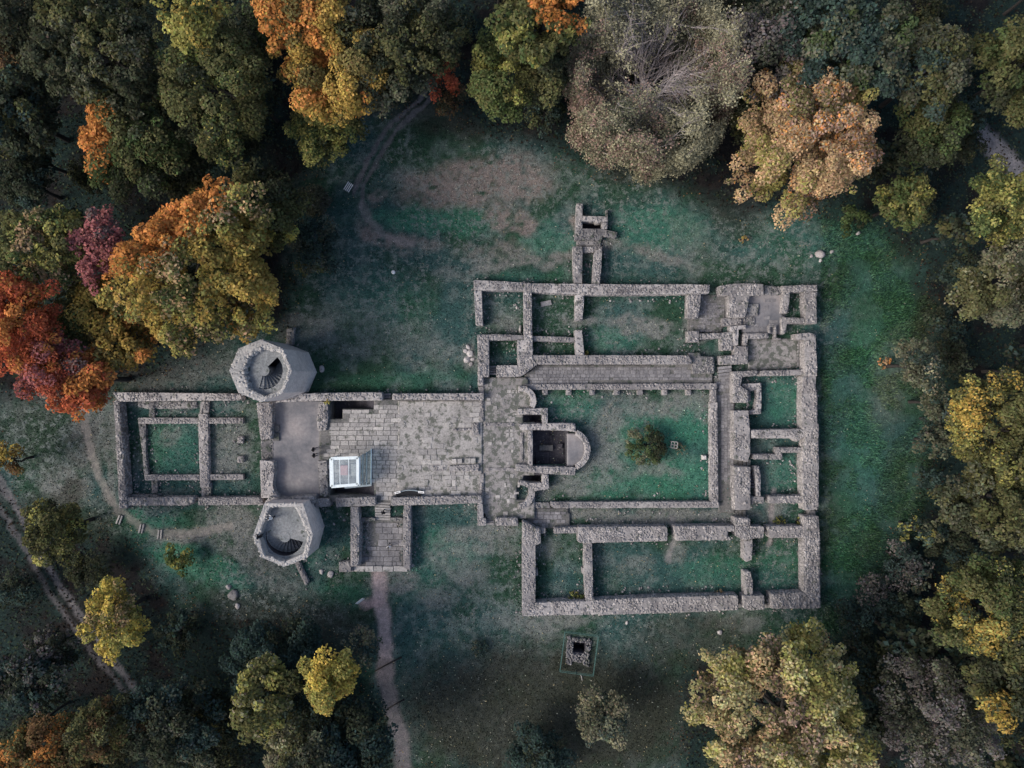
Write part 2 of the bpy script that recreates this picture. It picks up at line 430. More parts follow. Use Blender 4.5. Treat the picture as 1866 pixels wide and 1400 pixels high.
# trodden ways: points px, half width m, strength, colour
WAYS = [([(692, 1045), (690, 1090), (700, 1130), (703, 1180), (702, 1230)], .95, 1.0, (0.36, 0.29, 0.285)),
        ([(702, 1215), (712, 1290), (732, 1345), (735, 1400)], 1.0, .9, (0.15, 0.135, 0.14)),  # lower path: shade and vignette put into its darker colour
        ([(662, 1098), (690, 1100)], 0.6, .9, (0.36, 0.27, 0.265)),
        ([(-20, 845), (30, 920), (62, 990), (110, 1070), (160, 1140), (210, 1210), (270, 1290)], 0.42, .95, (0.12, 0.115, 0.122)),
        ([(-20, 900), (15, 950), (50, 1010), (90, 1080), (140, 1150), (190, 1215), (250, 1290)], 0.3, .8, (0.1, 0.095, 0.102)),
        ([(645, 350), (672, 290), (705, 235), (760, 185), (800, 130)], 0.27, .95, (0.14, 0.133, 0.14)),
        ([(660, 380), (662, 340), (690, 285), (725, 235), (775, 190), (815, 140)], 0.27, .9, (0.14, 0.133, 0.14)),
        ([(660, 375), (672, 400), (700, 430), (750, 445)], 0.5, .6, (0.22, 0.2, 0.2)),
        ([(1690, 140), (1735, 190), (1790, 245), (1845, 300), (1900, 350)], 1.3, 1.0, (0.2, 0.19, 0.2)),
        ([(150, 730), (160, 800), (180, 870), (215, 930), (255, 960), (290, 972), (350, 972), (420, 960)], 0.55, .7, (0.22, 0.2, 0.185)),
        ([(1410, 890), (1408, 930), (1402, 990)], 0.35, .9, (0.24, 0.22, 0.22)),
        ([(1225, 945), (1228, 985), (1215, 1020)], 0.4, .7, (0.22, 0.21, 0.21))]

def seg_dist(x, y, pts):
    d = np.full(np.shape(x), 1e9)
    for (x0, y0), (x1, y1) in zip(pts[:-1], pts[1:]):
        dx, dy = x1 - x0, y1 - y0
        t = np.clip(((x - x0) * dx + (y - y0) * dy) / (dx * dx + dy * dy), 0, 1)
        d = np.minimum(d, np.hypot(x - x0 - t * dx, y - y0 - t * dy))
    return d

def blobs(x, y, lst, seed):
    wx = x + (fbm(x * 0.5, y * 0.5, seed) - 0.5) * 2.6
    wy = y + (fbm(x * 0.5, y * 0.5, seed + 5) - 0.5) * 2.6
    r = np.zeros(np.shape(x))
    for px, py, rx, ry, a, s in lst:
        cx, cy = W(px, py)
        ca, sa = math.cos(-a), math.sin(-a)
        u = ((wx - cx) * ca + (wy - cy) * sa) / (rx / PX); v = (-(wx - cx) * sa + (wy - cy) * ca) / (ry / PX)
        r = np.maximum(r, s * np.clip(1.35 - np.sqrt(u * u + v * v), 0, 0.6) / 0.6)
    return r

def lerp(a, b, t):
    return a + (b - a) * t[..., None]

def ground_colour(x, y):
    x = np.asarray(x, float); y = np.asarray(y, float)
    teal = np.array((0.034, 0.078, 0.075)); deep = np.array((0.026, 0.062, 0.04)); grey = np.array((0.15, 0.185, 0.178))
    n1 = fbm(x * 0.16, y * 0.16, 21); n2 = fbm(x * 0.55, y * 0.55, 31, 5); n3 = fbm(x * 1.6, y * 1.6, 41, 4)
    c = lerp(np.broadcast_to(teal, x.shape + (3,)), deep, np.clip((n1 - 0.36) * 5, 0, 1))
    # clover and dry blades dappling the lawn; less of it on the long grass to the east
    east = np.clip((x - 37) / 3, 0, 1)
    dap = np.clip((n2 - 0.44) * 5, 0, 1) * np.clip((n3 - 0.34) * 5, 0, 1)
    c = lerp(c, grey, dap * (0.5 - 0.38 * east))
    lush = blobs(x, y, LUSH, 51) * (0.45 + 0.75 * n3)
    c = lerp(c, np.array((0.045, 0.17, 0.112)), np.clip(lush, 0, 1) * 0.75)
    dry = blobs(x, y, DRY, 61) * np.clip((n2 * 0.35 + n3 * 0.9 - 0.29) * 3.4, 0, 1.2)
    north = np.clip((y - 14) / 4, 0, 1)
    drycol = lerp(np.broadcast_to(np.array((0.17, 0.178, 0.172)), x.shape + (3,)), np.array((0.2, 0.168, 0.158)), north)
    c = lerp(c, drycol, np.clip(dry, 0, 1) * 0.9)
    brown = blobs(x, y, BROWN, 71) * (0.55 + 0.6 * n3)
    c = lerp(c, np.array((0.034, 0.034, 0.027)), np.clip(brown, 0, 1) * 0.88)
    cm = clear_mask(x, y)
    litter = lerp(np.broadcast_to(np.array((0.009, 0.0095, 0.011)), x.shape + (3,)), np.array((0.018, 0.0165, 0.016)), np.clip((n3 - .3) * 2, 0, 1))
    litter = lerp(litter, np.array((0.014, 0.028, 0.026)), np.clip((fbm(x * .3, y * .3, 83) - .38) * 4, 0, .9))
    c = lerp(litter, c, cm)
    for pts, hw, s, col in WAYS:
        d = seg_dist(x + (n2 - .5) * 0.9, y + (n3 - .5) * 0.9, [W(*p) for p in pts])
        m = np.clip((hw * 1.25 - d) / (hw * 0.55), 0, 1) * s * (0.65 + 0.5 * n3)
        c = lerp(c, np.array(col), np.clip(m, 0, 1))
    return c

# pits cut out of the ground (px rectangles)
PITS = [(600, 731, 680, 745), (600, 742, 622, 762), (600, 885, 682, 903), (972, 786, 1029, 847), (953, 757, 986, 769), (953, 866, 986, 878), (1043, 1170, 1068, 1190),
        (870, 340 + 0, 870, 340)]
PITS = PITS[:-1] + [tuple(v for p in zp(3, [(862, 250), (1002, 295)]) for v in p)]
PITS_W = []
for x0, y0, x1, y1 in PITS:
    a = W(x0, y0, 0.3); b = W(x1, y1, 0.3)
    PITS_W.append((min(a[0], b[0]), max(a[0], b[0]), min(a[1], b[1]), max(a[1], b[1])))

def build_ground():
    xs = np.concatenate([[-500, -300, -200, -140, -110, -90, -80, -74], np.arange(-70, 70.01, 0.25), [74, 80, 90, 110, 140, 200, 300, 500]])
    ys = np.concatenate([[-500, -300, -200, -140, -110, -90, -75, -62], np.arange(-56, 56.01, 0.25), [62, 75, 90, 110, 140, 200, 300, 500]])
    X, Y = np.meshgrid(xs, ys)
    Z = gz(X, Y)
    nx, ny = len(xs), len(ys)
    V = np.stack([X, Y, Z], -1).reshape(-1, 3)
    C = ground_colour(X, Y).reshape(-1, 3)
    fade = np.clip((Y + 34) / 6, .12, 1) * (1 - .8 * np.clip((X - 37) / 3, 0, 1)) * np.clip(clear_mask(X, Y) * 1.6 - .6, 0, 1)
    dpl = fade * np.clip((fbm(X * .13, Y * .13, 23) - .34) * 4, 0, 1)
    for pts, hw, s_, col_ in WAYS:
        dpl = dpl * np.clip((seg_dist(X, Y, [W(*q) for q in pts]) - hw) / .5, 0, 1)
    C = np.concatenate([C, dpl.reshape(-1, 1)], 1)
    i = np.arange(nx * ny).reshape(ny, nx)
    F = np.stack([i[:-1, :-1], i[:-1, 1:], i[1:, 1:], i[1:, :-1]], -1)
    cx = (X[:-1, :-1] + X[1:, 1:]) / 2; cy = (Y[:-1, :-1] + Y[1:, 1:]) / 2
    keep = np.ones(cx.shape, bool)
    for a, b, c, d in PITS_W:
        keep &= ~((cx > a - 0.1) & (cx < b + 0.1) & (cy > c - 0.1) & (cy < d + 0.1))
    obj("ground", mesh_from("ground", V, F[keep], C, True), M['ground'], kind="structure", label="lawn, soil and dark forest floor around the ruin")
build_ground()

# ------------------------------------------------------------------ stones and walls
def stones_mesh(name, pos, half, yaw, tilt=0.08, jit=0.22, inset=0.25):
    """irregular five-sided blocks, vectorised: pos (N,3) is the centre"""
    n = len(pos)
    pos = np.asarray(pos); half = np.asarray(half); yaw = np.asarray(yaw)
    base = np.array([(-1, -1, -1), (1, -1, -1), (1, 1, -1), (-1, 1, -1), (-1, -1, 1), (1, -1, 1), (1, 1, 1), (-1, 1, 1)], float)
    P = np.repeat(base[None], n, 0)
    P[:, 4:, :2] *= (1 - inset)
    P[:, :, :2] += RNG.uniform(-jit, jit, (n, 8, 2))
    P[:, 4:, 2] += RNG.uniform(-jit * 1.5, jit * 1.2, (n, 4))
    P *= half[:, None, :]
    P[:, :, 2] += P[:, :, 0] * RNG.uniform(-tilt, tilt, (n, 1)) + P[:, :, 1] * RNG.uniform(-tilt, tilt, (n, 1))
    c, s = np.cos(yaw)[:, None], np.sin(yaw)[:, None]
    x = P[:, :, 0] * c - P[:, :, 1] * s; y = P[:, :, 0] * s + P[:, :, 1] * c
    P[:, :, 0] = x; P[:, :, 1] = y
    P += pos[:, None, :]
    f = np.array([(4, 5, 6, 7), (0, 1, 5, 4), (1, 2, 6, 5), (2, 3, 7, 6), (3, 0, 4, 7)])
    F = (np.arange(n) * 8)[:, None, None] + f[None]
    return mesh_from(name, P.reshape(-1, 3), F.reshape(-1, 4))

def resample(poly, step):
    out = []
    n = len(poly)
    for i in range(n):
        a, b = poly[i], poly[(i + 1) % n]
        L = math.hypot(b[0] - a[0], b[1] - a[1])
        k = max(1, int(round(L / step)))
        for j in range(k):
            t = j / k
            out.append((a[0] + (b[0] - a[0]) * t, a[1] + (b[1] - a[1]) * t))
    return out

GROUP_W = "ruined stone walls of the monastery"
WALL_N = [0]
EDGES = []

def wall(label, zoom, pts, h, style='rubble', base=-0.4, name="stone_wall", cat="wall", rag=0.03, size=(0.08, 0.19), group=GROUP_W, holes=None):
    """a ruined wall: ragged core, loose top stones and coursed faces"""
    h = h + random.uniform(-0.03, 0.03)
    poly = ccw([W(x, y, h) for x, y in zp(zoom, pts)])
    cx = sum(p[0] for p in poly) / len(poly); cy = sum(p[1] for p in poly) / len(poly)
    poly = [(x - cx, y - cy) for x, y in poly]
    out = resample(poly, 0.5)
    n = len(out)
    o = np.array(out)
    nxt = np.roll(o, -1, 0) - np.roll(o, 1, 0)
    nrm = np.stack([nxt[:, 1], -nxt[:, 0]], 1); nrm /= np.maximum(np.hypot(nrm[:, 0], nrm[:, 1])[:, None], 1e-6)
    o = o + nrm * (RNG.uniform(-1, 0.55, n) * rag)[:, None]
    ztop = h + RNG.uniform(-0.07, 0.03, n) - 0.03
    amp = .26 if style != 'coursed' else .1
    hh = lambda X_, Y_: h + (fbm((np.asarray(X_) + cx) * .55, (np.asarray(Y_) + cy) * .55, 19) - .55) * amp * min(1, h)
    ztop = ztop - h + hh(o[:, 0], o[:, 1])
    # top surface
    minx, maxx = o[:, 0].min(), o[:, 0].max(); miny, maxy = o[:, 1].min(), o[:, 1].max()
    gx, gy = np.meshgrid(np.arange(minx + .2, maxx, 0.4), np.arange(miny + .2, maxy, 0.4))
    g = np.stack([gx.ravel(), gy.ravel()], 1) + RNG.uniform(-.12, .12, (gx.size, 2))
    if len(g):
        g = g[in_poly(g[:, 0], g[:, 1], [tuple(p) for p in (o - nrm * 0.14)])]
    allp = [Vector(p) for p in o] + [Vector(p) for p in g]
    vo, eo, fo, ov, oe, of = delaunay_2d_cdt(allp, [], [list(range(n))], 1, 1e-5)
    V = []
    for k, p in enumerate(vo):
        src = ov[k][0] if ov[k] else -1
        z = ztop[src] if 0 <= src < n else float(hh(p[0], p[1])) + random.uniform(-0.05, 0.02)
        V.append((p[0], p[1], z))
    F = [list(f) for f in fo]
    b = len(V)
    V += [(o[k][0] + nrm[k][0] * 0.05, o[k][1] + nrm[k][1] * 0.05, base) for k in range(n)]
    back = {}
    for k in range(len(vo)):
        for s in ov[k]:
            back[s] = k
    for k in range(n):
        j = (k + 1) % n
        if k in back and j in back:
            F.append([back[k], b + k, b + j, back[j]])
    me = bpy.data.meshes.new(name); me.from_pydata(V, [], F); me.update()
    root = obj(name, me, M['low'] if style == 'low' else M['wall'], label=label, cat=cat, group=group, loc=(cx, cy, 0))
    # loose stones bedded in the top
    pos, half, yaw = [], [], []
    sc_ = random.uniform(.7, 1.15)
    s0, s1 = size[0] * sc_, size[1] * sc_
    capthr = random.uniform(.42, .62)
    sp = (s0 + s1) * 0.84
    gx, gy = np.meshgrid(np.arange(minx, maxx, sp), np.arange(miny, maxy, sp))
    g = np.stack([gx.ravel(), gy.ravel()], 1) + RNG.uniform(-.32, .32, (gx.size, 2)) * sp
    if len(g):
        ins = [tuple(p) for p in (o - nrm * 0.13)]
        g = g[in_poly(g[:, 0], g[:, 1], ins)]
        cap = fbm((g[:, 0] + cx) * .8, (g[:, 1] + cy) * .8, 33) > capthr
        g = g[~cap | (RNG.random(len(g)) < .25)]
        if style == 'low':
            g = g[RNG.random(len(g)) < 0.7]
        r = RNG.uniform(s0, s1, (len(g), 2))
        pos.append(np.column_stack([g, hh(g[:, 0], g[:, 1]) + RNG.uniform(-0.045, -0.008, len(g))])); half.append(np.column_stack([r, RNG.uniform(0.03, 0.055, len(g))])); yaw.append(RNG.uniform(0, 3.14, len(g)))
    # coursed faces: blocks along every edge, standing a little proud
    pl = poly; npl = len(pl)
    P2, H2, Y2 = [], [], []
    for i in range(npl):
        a, bb = pl[i], pl[(i + 1) % npl]
        L = math.hypot(bb[0] - a[0], bb[1] - a[1])
        if L < 0.3: continue
        ux, uy = (bb[0] - a[0]) / L, (bb[1] - a[1]) / L
        nx_, ny_ = uy, -ux
        ang = math.atan2(uy, ux)
        z = 0.02
        while z < h - 0.12:
            ch = random.uniform(0.2, 0.32)
            ch = min(ch, h - 0.06 - z)
            t = random.uniform(0, 0.15)
            while t < L - 0.1:
                bl = min(random.uniform(0.22, 0.6), L - t)
                if bl > 0.1 and random.random() < 0.93:
                    off = random.uniform(-0.07, -0.02)
                    P2.append((a[0] + ux * (t + bl / 2) + nx_ * off, a[1] + uy * (t + bl / 2) + ny_ * off, z + ch / 2)); H2.append((bl / 2 - 0.012, 0.075, ch / 2 - 0.012)); Y2.append(ang)
                t += bl
            z += ch
    if P2:
        pos.append(np.array(P2)); half.append(np.array(H2)); yaw.append(np.array(Y2))
    if pos:
        me = stones_mesh("rubble_stones", np.concatenate(pos), np.concatenate(half), np.concatenate(yaw), 0.04, 0.1, 0.1)
        obj("rubble_stones", me, M['low'] if style == 'low' else M['coursed'] if style == 'coursed' else M['rubble'], root, kind="stuff")
    WALL_N[0] += 1
    EDGES.extend(((o[k][0] + cx, o[k][1] + cy), (nrm[k][0], nrm[k][1])) for k in range(n))
    return root

WALLS = [
 # west yard
 ("long rubble wall along the north side of the west yard", 1, [(18, 338), (200, 338), (690, 344), (700, 378), (470, 380), (48, 384)], 1.5, 'rubble'),
 ("leaning outer wall closing the west end of the ruin", 1, [(20, 384), (48, 384), (68, 640), (86, 886), (88, 955), (50, 955), (42, 800), (30, 560)], 1.5, 'rubble'),
 ("south wall of the west yard, left stretch up to its gap", 1, [(90, 897), (240, 897), (440, 893), (452, 908), (420, 937), (88, 938)], 1.4, 'rubble'),
 ("south wall of the west yard, right stretch beside the lower tower", 1, [(470, 898), (800, 895), (818, 934), (470, 936)], 1.4, 'coursed'),
 ("thin ledge inside the south wall of the west yard", 1, [(90, 880), (250, 882), (250, 895), (90, 895)], 0.7, 'low'),
 ("low footing on the north side of the grass square in the west yard", 1, [(150, 472), (468, 472), (468, 501), (192, 503), (150, 503)], 0.6, 'rubble'),
 ("crumbling footing on the west side of the grass square in the west yard", 1, [(152, 505), (190, 505), (188, 640), (203, 772), (180, 776), (172, 650), (160, 580)], 0.5, 'low'),
 ("low footing on the south side of the grass square in the west yard", 1, [(182, 775), (476, 775), (476, 803), (186, 804)], 0.6, 'coursed'),
 ("wide north south footing crossing the middle of the west yard", 1, [(470, 452), (518, 450), (523, 640), (526, 842), (480, 842), (473, 640)], 0.7, 'rubble'),
 ("short low footing reaching from the yard cross wall to the north wall", 1, [(484, 384), (530, 384), (522, 446), (476, 448)], 0.35, 'low'),
 ("short low footing reaching from the yard cross wall to the south wall", 1, [(486, 845), (540, 818), (534, 890), (488, 892)], 0.35, 'low'),
 ("narrow footing north of the two small piers in the west yard", 1, [(520, 472), (706, 472), (707, 501), (520, 502)], 0.55, 'coursed'),
 ("narrow footing south of the two small piers in the west yard", 1, [(528, 773), (708, 773), (708, 800), (528, 802)], 0.55, 'coursed'),
 ("upper of two small square pier stubs in the west yard", 1, [(679, 572), (708, 572), (708, 606), (679, 606)], 0.5, 'rubble'),
 ("lower of two small square pier stubs in the west yard", 1, [(678, 677), (708, 677), (708, 709), (678, 709)], 0.5, 'rubble'),
 ("tiny footing joining the grass square to the south ledge", 1, [(222, 805), (255, 805), (250, 870), (222, 872)], 0.3, 'low'),
 ("tiny mossy footing north of the grass square", 1, [(208, 390), (236, 390), (236, 468), (208, 468)], 0.3, 'low'),
 ("patchy mossy ledge along the inside of the yard's north wall", 1, [(150, 386), (462, 386), (462, 420), (200, 424), (150, 412)], 0.2, 'low'),
 ("massive pier of the west entrance under the upper tower", 1, [(780, 392), (850, 390), (860, 440), (862, 500), (856, 585), (802, 588), (788, 480)], 1.6, 'rubble'),
 ("massive pier of the west entrance beside the lower tower", 1, [(797, 697), (830, 700), (870, 706), (872, 765), (864, 835), (872, 862), (900, 897), (805, 897)], 1.6, 'rubble'),
 ("flat stone threshold between the two west entrance piers", 1, [(802, 592), (858, 590), (866, 600), (866, 690), (806, 692)], 0.55, 'low'),
 # westwork and nave
 ("wall stub with a pale block joining the upper tower to the nave", 1, [(955, 346), (1075, 342), (1130, 340), (1128, 380), (880, 388), (960, 372)], 1.5, 'coursed'),
 ("nave north wall, west stretch above the dark stair pit", 2, [(34, 190), (250, 187), (450, 185), (455, 232), (36, 234)], 1.5, 'rubble'),
 ("nave north wall, long east stretch behind the weedy paving", 2, [(516, 193), (760, 192), (1070, 191), (1070, 230), (515, 229)], 1.5, 'rubble'),
 ("low pier north of the threshold between court and nave", 1, [(1112, 388), (1155, 388), (1158, 480), (1150, 538), (1104, 538), (1100, 490)], 1.0, 'rubble'),
 ("low pier south of the threshold between court and nave", 1, [(1104, 700), (1150, 700), (1158, 780), (1158, 890), (1118, 890), (1112, 800)], 0.9, 'low'),
 ("nave south wall behind the stair pit of the glass shelter", 2, [(172, 828), (300, 824), (412, 820), (412, 872), (176, 879)], 1.5, 'coursed'),
 ("short wall stump between lower tower and nave south wall", 2, [(38, 832), (128, 830), (138, 876), (40, 884)], 1.4, 'coursed'),
 ("nave south wall east of the porch steps", 2, [(506, 822), (560, 824), (690, 820), (1062, 812), (1064, 858), (690, 868), (506, 872)], 1.5, 'rubble'),
 ("row of square blocks in line along the south aisle of the nave", 2, [(760, 626), (836, 626), (836, 662), (760, 662)], 0.75, 'coursed'),
 ("stub of aisle wall at the east end of the nave, north side", 2, [(885, 408), (1000, 404), (1004, 372), (1040, 370), (1042, 440), (1000, 442), (995, 414), (885, 418)], 0.95, 'coursed'),
 ("stub of aisle wall at the east end of the nave, south side", 2, [(862, 632), (1000, 624), (1042, 620), (1042, 664), (862, 664)], 0.95, 'coursed'),
 # porch
 ("thick west wall of the porch built against the nave", 2, [(263, 880), (308, 879), (314, 960), (312, 1240), (263, 1240)], 1.4, 'rubble'),
 ("low inner bench wall along the west side of the porch floor", 2, [(316, 955), (330, 955), (328, 1100), (322, 1238), (315, 1238)], 0.6, 'rubble'),
 ("speckled buttress foot at the outer corner of the porch", 2, [(192, 1216), (260, 1214), (262, 1242), (262, 1275), (194, 1277)], 0.9, 'rubble'),
 ("east wall of the porch built against the nave", 2, [(585, 875), (625, 873), (628, 1060), (622, 1270), (584, 1246), (580, 1060)], 1.4, 'rubble'),
 ("low cross wall closing the top of the porch west of its steps", 2, [(318, 948), (410, 950), (412, 965), (333, 968), (330, 955)], 0.6, 'low'),
 ("low cross wall closing the top of the porch east of its steps", 2, [(500, 948), (578, 946), (578, 965), (500, 968)], 0.6, 'low'),
 # transept
 ("wall running south from the nave's south wall to the transept door", 2, [(1032, 866), (1064, 862), (1070, 950), (1084, 952), (1085, 994), (1036, 996)], 1.4, 'rubble'),
 ("corner wall running north from the transept past a small step", 6, [(43, 0), (119, 0), (120, 181), (80, 185), (80, 242), (43, 242)], 1.5, 'rubble'),
 ("thick wall block on the south side of the small square room", 6, [(176, 103), (322, 101), (333, 180), (176, 184)], 1.5, 'rubble'),
 ("low wall block south of the transept door", 6, [(168, 1183), (322, 1183), (328, 1238), (168, 1236)], 1.4, 'rubble'),
 ("low strip wall north of the transept doorway into the nave", 6, [(44, 250), (82, 250), (82, 500), (60, 505), (56, 300)], 0.8, 'coursed'),
 ("low strip wall south of the transept doorway into the nave", 6, [(58, 870), (82, 870), (82, 1090), (44, 1030)], 0.8, 'coursed'),
 ("kerb of dressed stones crossing the transept, northern one", 6, [(90, 508), (300, 510), (300, 536), (90, 534)], 0.72, 'coursed'),
 ("kerb of dressed stones crossing the transept, southern one", 6, [(90, 828), (300, 828), (300, 852), (90, 850)], 0.72, 'coursed'),
 # choir and apses
 ("curved wall of the small northern apse", 6, [(328, 250), (339, 247), (356, 246), (372, 248), (388, 253), (403, 260), (417, 270), (429, 281), (439, 294), (447, 309), (452, 325), (455, 341), (456, 358), (454, 374), (449, 390), (442, 405), (407, 385), (412, 376), (415, 366), (416, 355), (416, 345), (414, 335), (410, 325), (405, 316), (399, 308), (392, 301), (383, 295), (374, 290), (364, 287), (353, 286), (343, 286), (330, 290)], 1.3, 'rubble'),
 ("choir wall above the northern stair pit", 6, [(324, 412), (420, 408), (536, 405), (537, 470), (536, 514), (500, 514), (496, 449), (420, 446), (324, 449)], 1.3, 'rubble'),
 ("north wall of the sunken crypt room", 6, [(330, 518), (495, 516), (640, 510), (732, 516), (736, 574), (664, 562), (428, 558), (345, 562)], 1.3, 'rubble'),
 ("west wall of the sunken crypt room", 6, [(398, 564), (428, 560), (430, 690), (430, 812), (398, 804)], 1.3, 'rubble'),
 ("south wall of the sunken crypt room", 6, [(310, 804), (396, 808), (430, 818), (690, 824), (736, 826), (728, 880), (540, 870), (312, 850)], 1.3, 'rubble'),
 ("curved outer wall of the main apse", 6, [(746, 561), (762, 569), (777, 578), (791, 589), (804, 602), (814, 616), (823, 631), (831, 648), (836, 665), (839, 682), (840, 700), (839, 718), (836, 735), (831, 752), (823, 769), (814, 784), (804, 798), (791, 811), (777, 822), (762, 831), (746, 839), (731, 802), (743, 796), (754, 789), (764, 781), (773, 772), (781, 762), (788, 750), (793, 738), (797, 726), (799, 713), (800, 700), (799, 687), (797, 674), (793, 662), (788, 650), (781, 638), (773, 628), (764, 619), (754, 611), (743, 604), (731, 598)], 1.3, 'rubble'),
 ("wall around the southern stair pit beside the crypt room", 6, [(498, 874), (540, 874), (546, 976), (445, 992), (438, 985), (400, 968), (360, 950), (322, 935), (330, 920), (365, 922), (410, 936), (496, 934)], 1.3, 'rubble'),
 ("curved wall of the small southern apse", 6, [(433, 945), (440, 961), (445, 978), (447, 995), (447, 1013), (444, 1030), (438, 1047), (431, 1063), (421, 1078), (409, 1091), (395, 1102), (380, 1111), (364, 1118), (347, 1122), (329, 1124), (328, 1080), (339, 1079), (350, 1076), (360, 1072), (370, 1066), (379, 1059), (386, 1050), (393, 1041), (397, 1031), (401, 1020), (403, 1009), (403, 998), (401, 987), (398, 976), (394, 965)], 1.3, 'rubble'),
 ("long kerb step in front of the crypt room's west wall", 6, [(342, 580), (362, 580), (362, 780), (342, 780)], 0.78, 'coursed'),
 # cloister
 ("angled corner wall where cloister and small square room meet", 6, [(322, 0), (428, 0), (432, 32), (463, 93), (368, 166), (336, 180), (325, 102)], 1.5, 'rubble'),
 ("long north wall of the paved cloister walk", 6, [(434, 31), (900, 30), (1530, 32), (1556, 60), (1556, 92), (465, 93)], 1.5, 'coursed'),
 ("stepped block ending the cloister walk's north wall", 6, [(1536, 16), (1612, 12), (1622, 38), (1712, 42), (1718, 84), (1716, 158), (1566, 160), (1560, 92)], 0.9, 'low'),
 ("arcade wall with seven short buttresses north of the courtyard", 6, [(370, 236), (900, 233), (1736, 230), (1737, 270), (1100, 272), (422, 272), (400, 250)], 0.8, 'coursed'),
 ("stub of wall at the north east corner of the courtyard", 6, [(1696, 273), (1731, 273), (1733, 360), (1694, 360)], 0.8, 'rubble'),
 ("long east wall of the courtyard", 6, [(1690, 364), (1740, 364), (1743, 700), (1746, 1066), (1692, 1066), (1688, 700)], 0.8, 'rubble'),
 ("long south wall of the courtyard", 6, [(555, 1072), (900, 1070), (1692, 1068), (1752, 1070), (1752, 1110), (1000, 1112), (585, 1114), (560, 1100)], 0.8, 'coursed'),
 ("low worn end of the courtyard's south wall by the southern apse", 6, [(436, 1074), (548, 1074), (556, 1112), (436, 1114)], 0.5, 'low'),
 # south east block
 ("thick west wall of the south eastern range", 7, [(132, 205), (178, 222), (232, 258), (268, 264), (268, 372), (230, 390), (230, 560), (228, 822), (132, 918), (130, 560)], 1.6, 'rubble'),
 ("short wall block beside the doorway at the head of the south range", 7, [(270, 262), (304, 262), (304, 298), (270, 298)], 1.2, 'coursed'),
 ("narrow wall east of the doorway at the head of the south range", 7, [(370, 258), (546, 254), (546, 297), (370, 298)], 1.2, 'coursed'),
 ("broad rounded wall south of the cloister, west stretch", 7, [(550, 252), (700, 252), (1212, 247), (1220, 268), (1218, 354), (900, 362), (670, 368), (590, 376), (548, 360)], 1.6, 'rubble'),
 ("partition wall between the two south western rooms", 7, [(598, 380), (654, 372), (658, 560), (662, 780), (678, 806), (608, 806), (596, 560)], 1.5, 'rubble'),
 ("small pilaster on the west wall of the small south room", 7, [(232, 570), (246, 570), (246, 618), (232, 618)], 1.1, 'rubble'),
 ("small pilaster on the partition wall of the small south room", 7, [(580, 560), (594, 556), (596, 604), (582, 604)], 1.1, 'rubble'),
 ("speckled outer south wall, western half", 7, [(132, 920), (228, 824), (420, 812), (606, 808), (742, 800), (740, 905), (400, 912)], 1.6, 'rubble'),
 ("speckled outer south wall, middle stretch up to the gate gap", 5, [(-330, 1222), (0, 1206), (640, 1188), (645, 1290), (150, 1312), (-336, 1326)], 1.6, 'rubble'),
 ("free standing chunk of the outer south wall between two gaps", 5, [(682, 1192), (826, 1190), (832, 1284), (722, 1294), (682, 1276)], 1.6, 'rubble'),
 ("outer south wall, last stretch at the south east corner", 5, [(876, 1178), (1108, 1170), (1110, 1280), (880, 1282)], 1.6, 'rubble'),
 ("low sill stones filling the left gap in the outer south wall", 5, [(648, 1215), (680, 1215), (678, 1270), (650, 1275)], 0.3, 'low'),
 ("low sill stones filling the right gap in the outer south wall", 5, [(832, 1200), (874, 1200), (878, 1275), (836, 1278)], 0.5, 'low'),
 ("outer east wall, southern stretch", 5, [(1110, 628), (1212, 626), (1222, 780), (1226, 1278), (1112, 1282), (1108, 900)], 1.6, 'rubble'),
 ("outer east wall, middle stretch between the two low rooms", 5, [(1118, 62), (1130, -40), (1212, -30), (1214, 330), (1212, 580), (1112, 582), (1098, 360), (1100, 180)], 1.6, 'rubble'),
 ("sunken sill in the gap of the outer east wall", 5, [(1140, 585), (1190, 585), (1190, 624), (1140, 624)], 0.6, 'low'),
 ("cross wall with a ragged broken corner in the east range", 5, [(736, 16), (1112, 9), (1116, 58), (1060, 98), (1040, 80), (1010, 74), (736, 72)], 1.5, 'rubble'),
 ("thin zigzag wall below the ragged corner in the east range", 5, [(914, 141), (1098, 141), (1098, 173), (956, 176), (955, 224), (752, 222), (752, 189), (912, 188)], 1.1, 'coursed'),
 ("wide wall east of the cloister, lower long stretch", 5, [(615, 274), (730, 278), (730, 430), (728, 580), (622, 582), (616, 430)], 1.6, 'rubble'),
 ("short squared end block of the wide wall east of the cloister", 5, [(620, 637), (728, 646), (729, 694), (620, 694)], 1.6, 'rubble'),
 ("narrow wall flanking the hidden stair in the east range", 5, [(754, 272), (790, 272), (803, 345), (800, 486), (770, 486), (768, 400)], 1.1, 'coursed'),
 ("stub of cross wall at the foot of the hidden stair", 5, [(735, 490), (824, 490), (822, 534), (735, 540)], 1.2, 'rubble'),
 ("cross wall north of the little grass room with ferns", 5, [(862, 486), (1110, 482), (1112, 533), (864, 535)], 1.3, 'rubble'),
 ("broad rounded wall south of the cloister, east stretch with a square hole", 5, [(188, 698), (400, 697), (616, 696), (616, 734), (572, 735), (570, 766), (596, 794), (400, 796), (206, 800)], 1.6, 'rubble'),
 ("wall crossing with four arms in the south east", 5, [(622, 698), (826, 702), (824, 778), (746, 784), (686, 794), (628, 768)], 1.6, 'rubble'),
 ("cross wall south of the little grass room with ferns", 5, [(850, 700), (1106, 698), (1108, 778), (868, 780)], 1.5, 'rubble'),
 ("upper part of the broken wall between the two south lawns", 5, [(684, 798), (744, 788), (740, 935), (702, 950), (686, 932)], 1.3, 'rubble'),
 ("lower tapering part of the broken wall between the two south lawns", 5, [(688, 1022), (730, 1020), (748, 1100), (745, 1186), (692, 1190)], 1.3, 'rubble'),
 # north east block
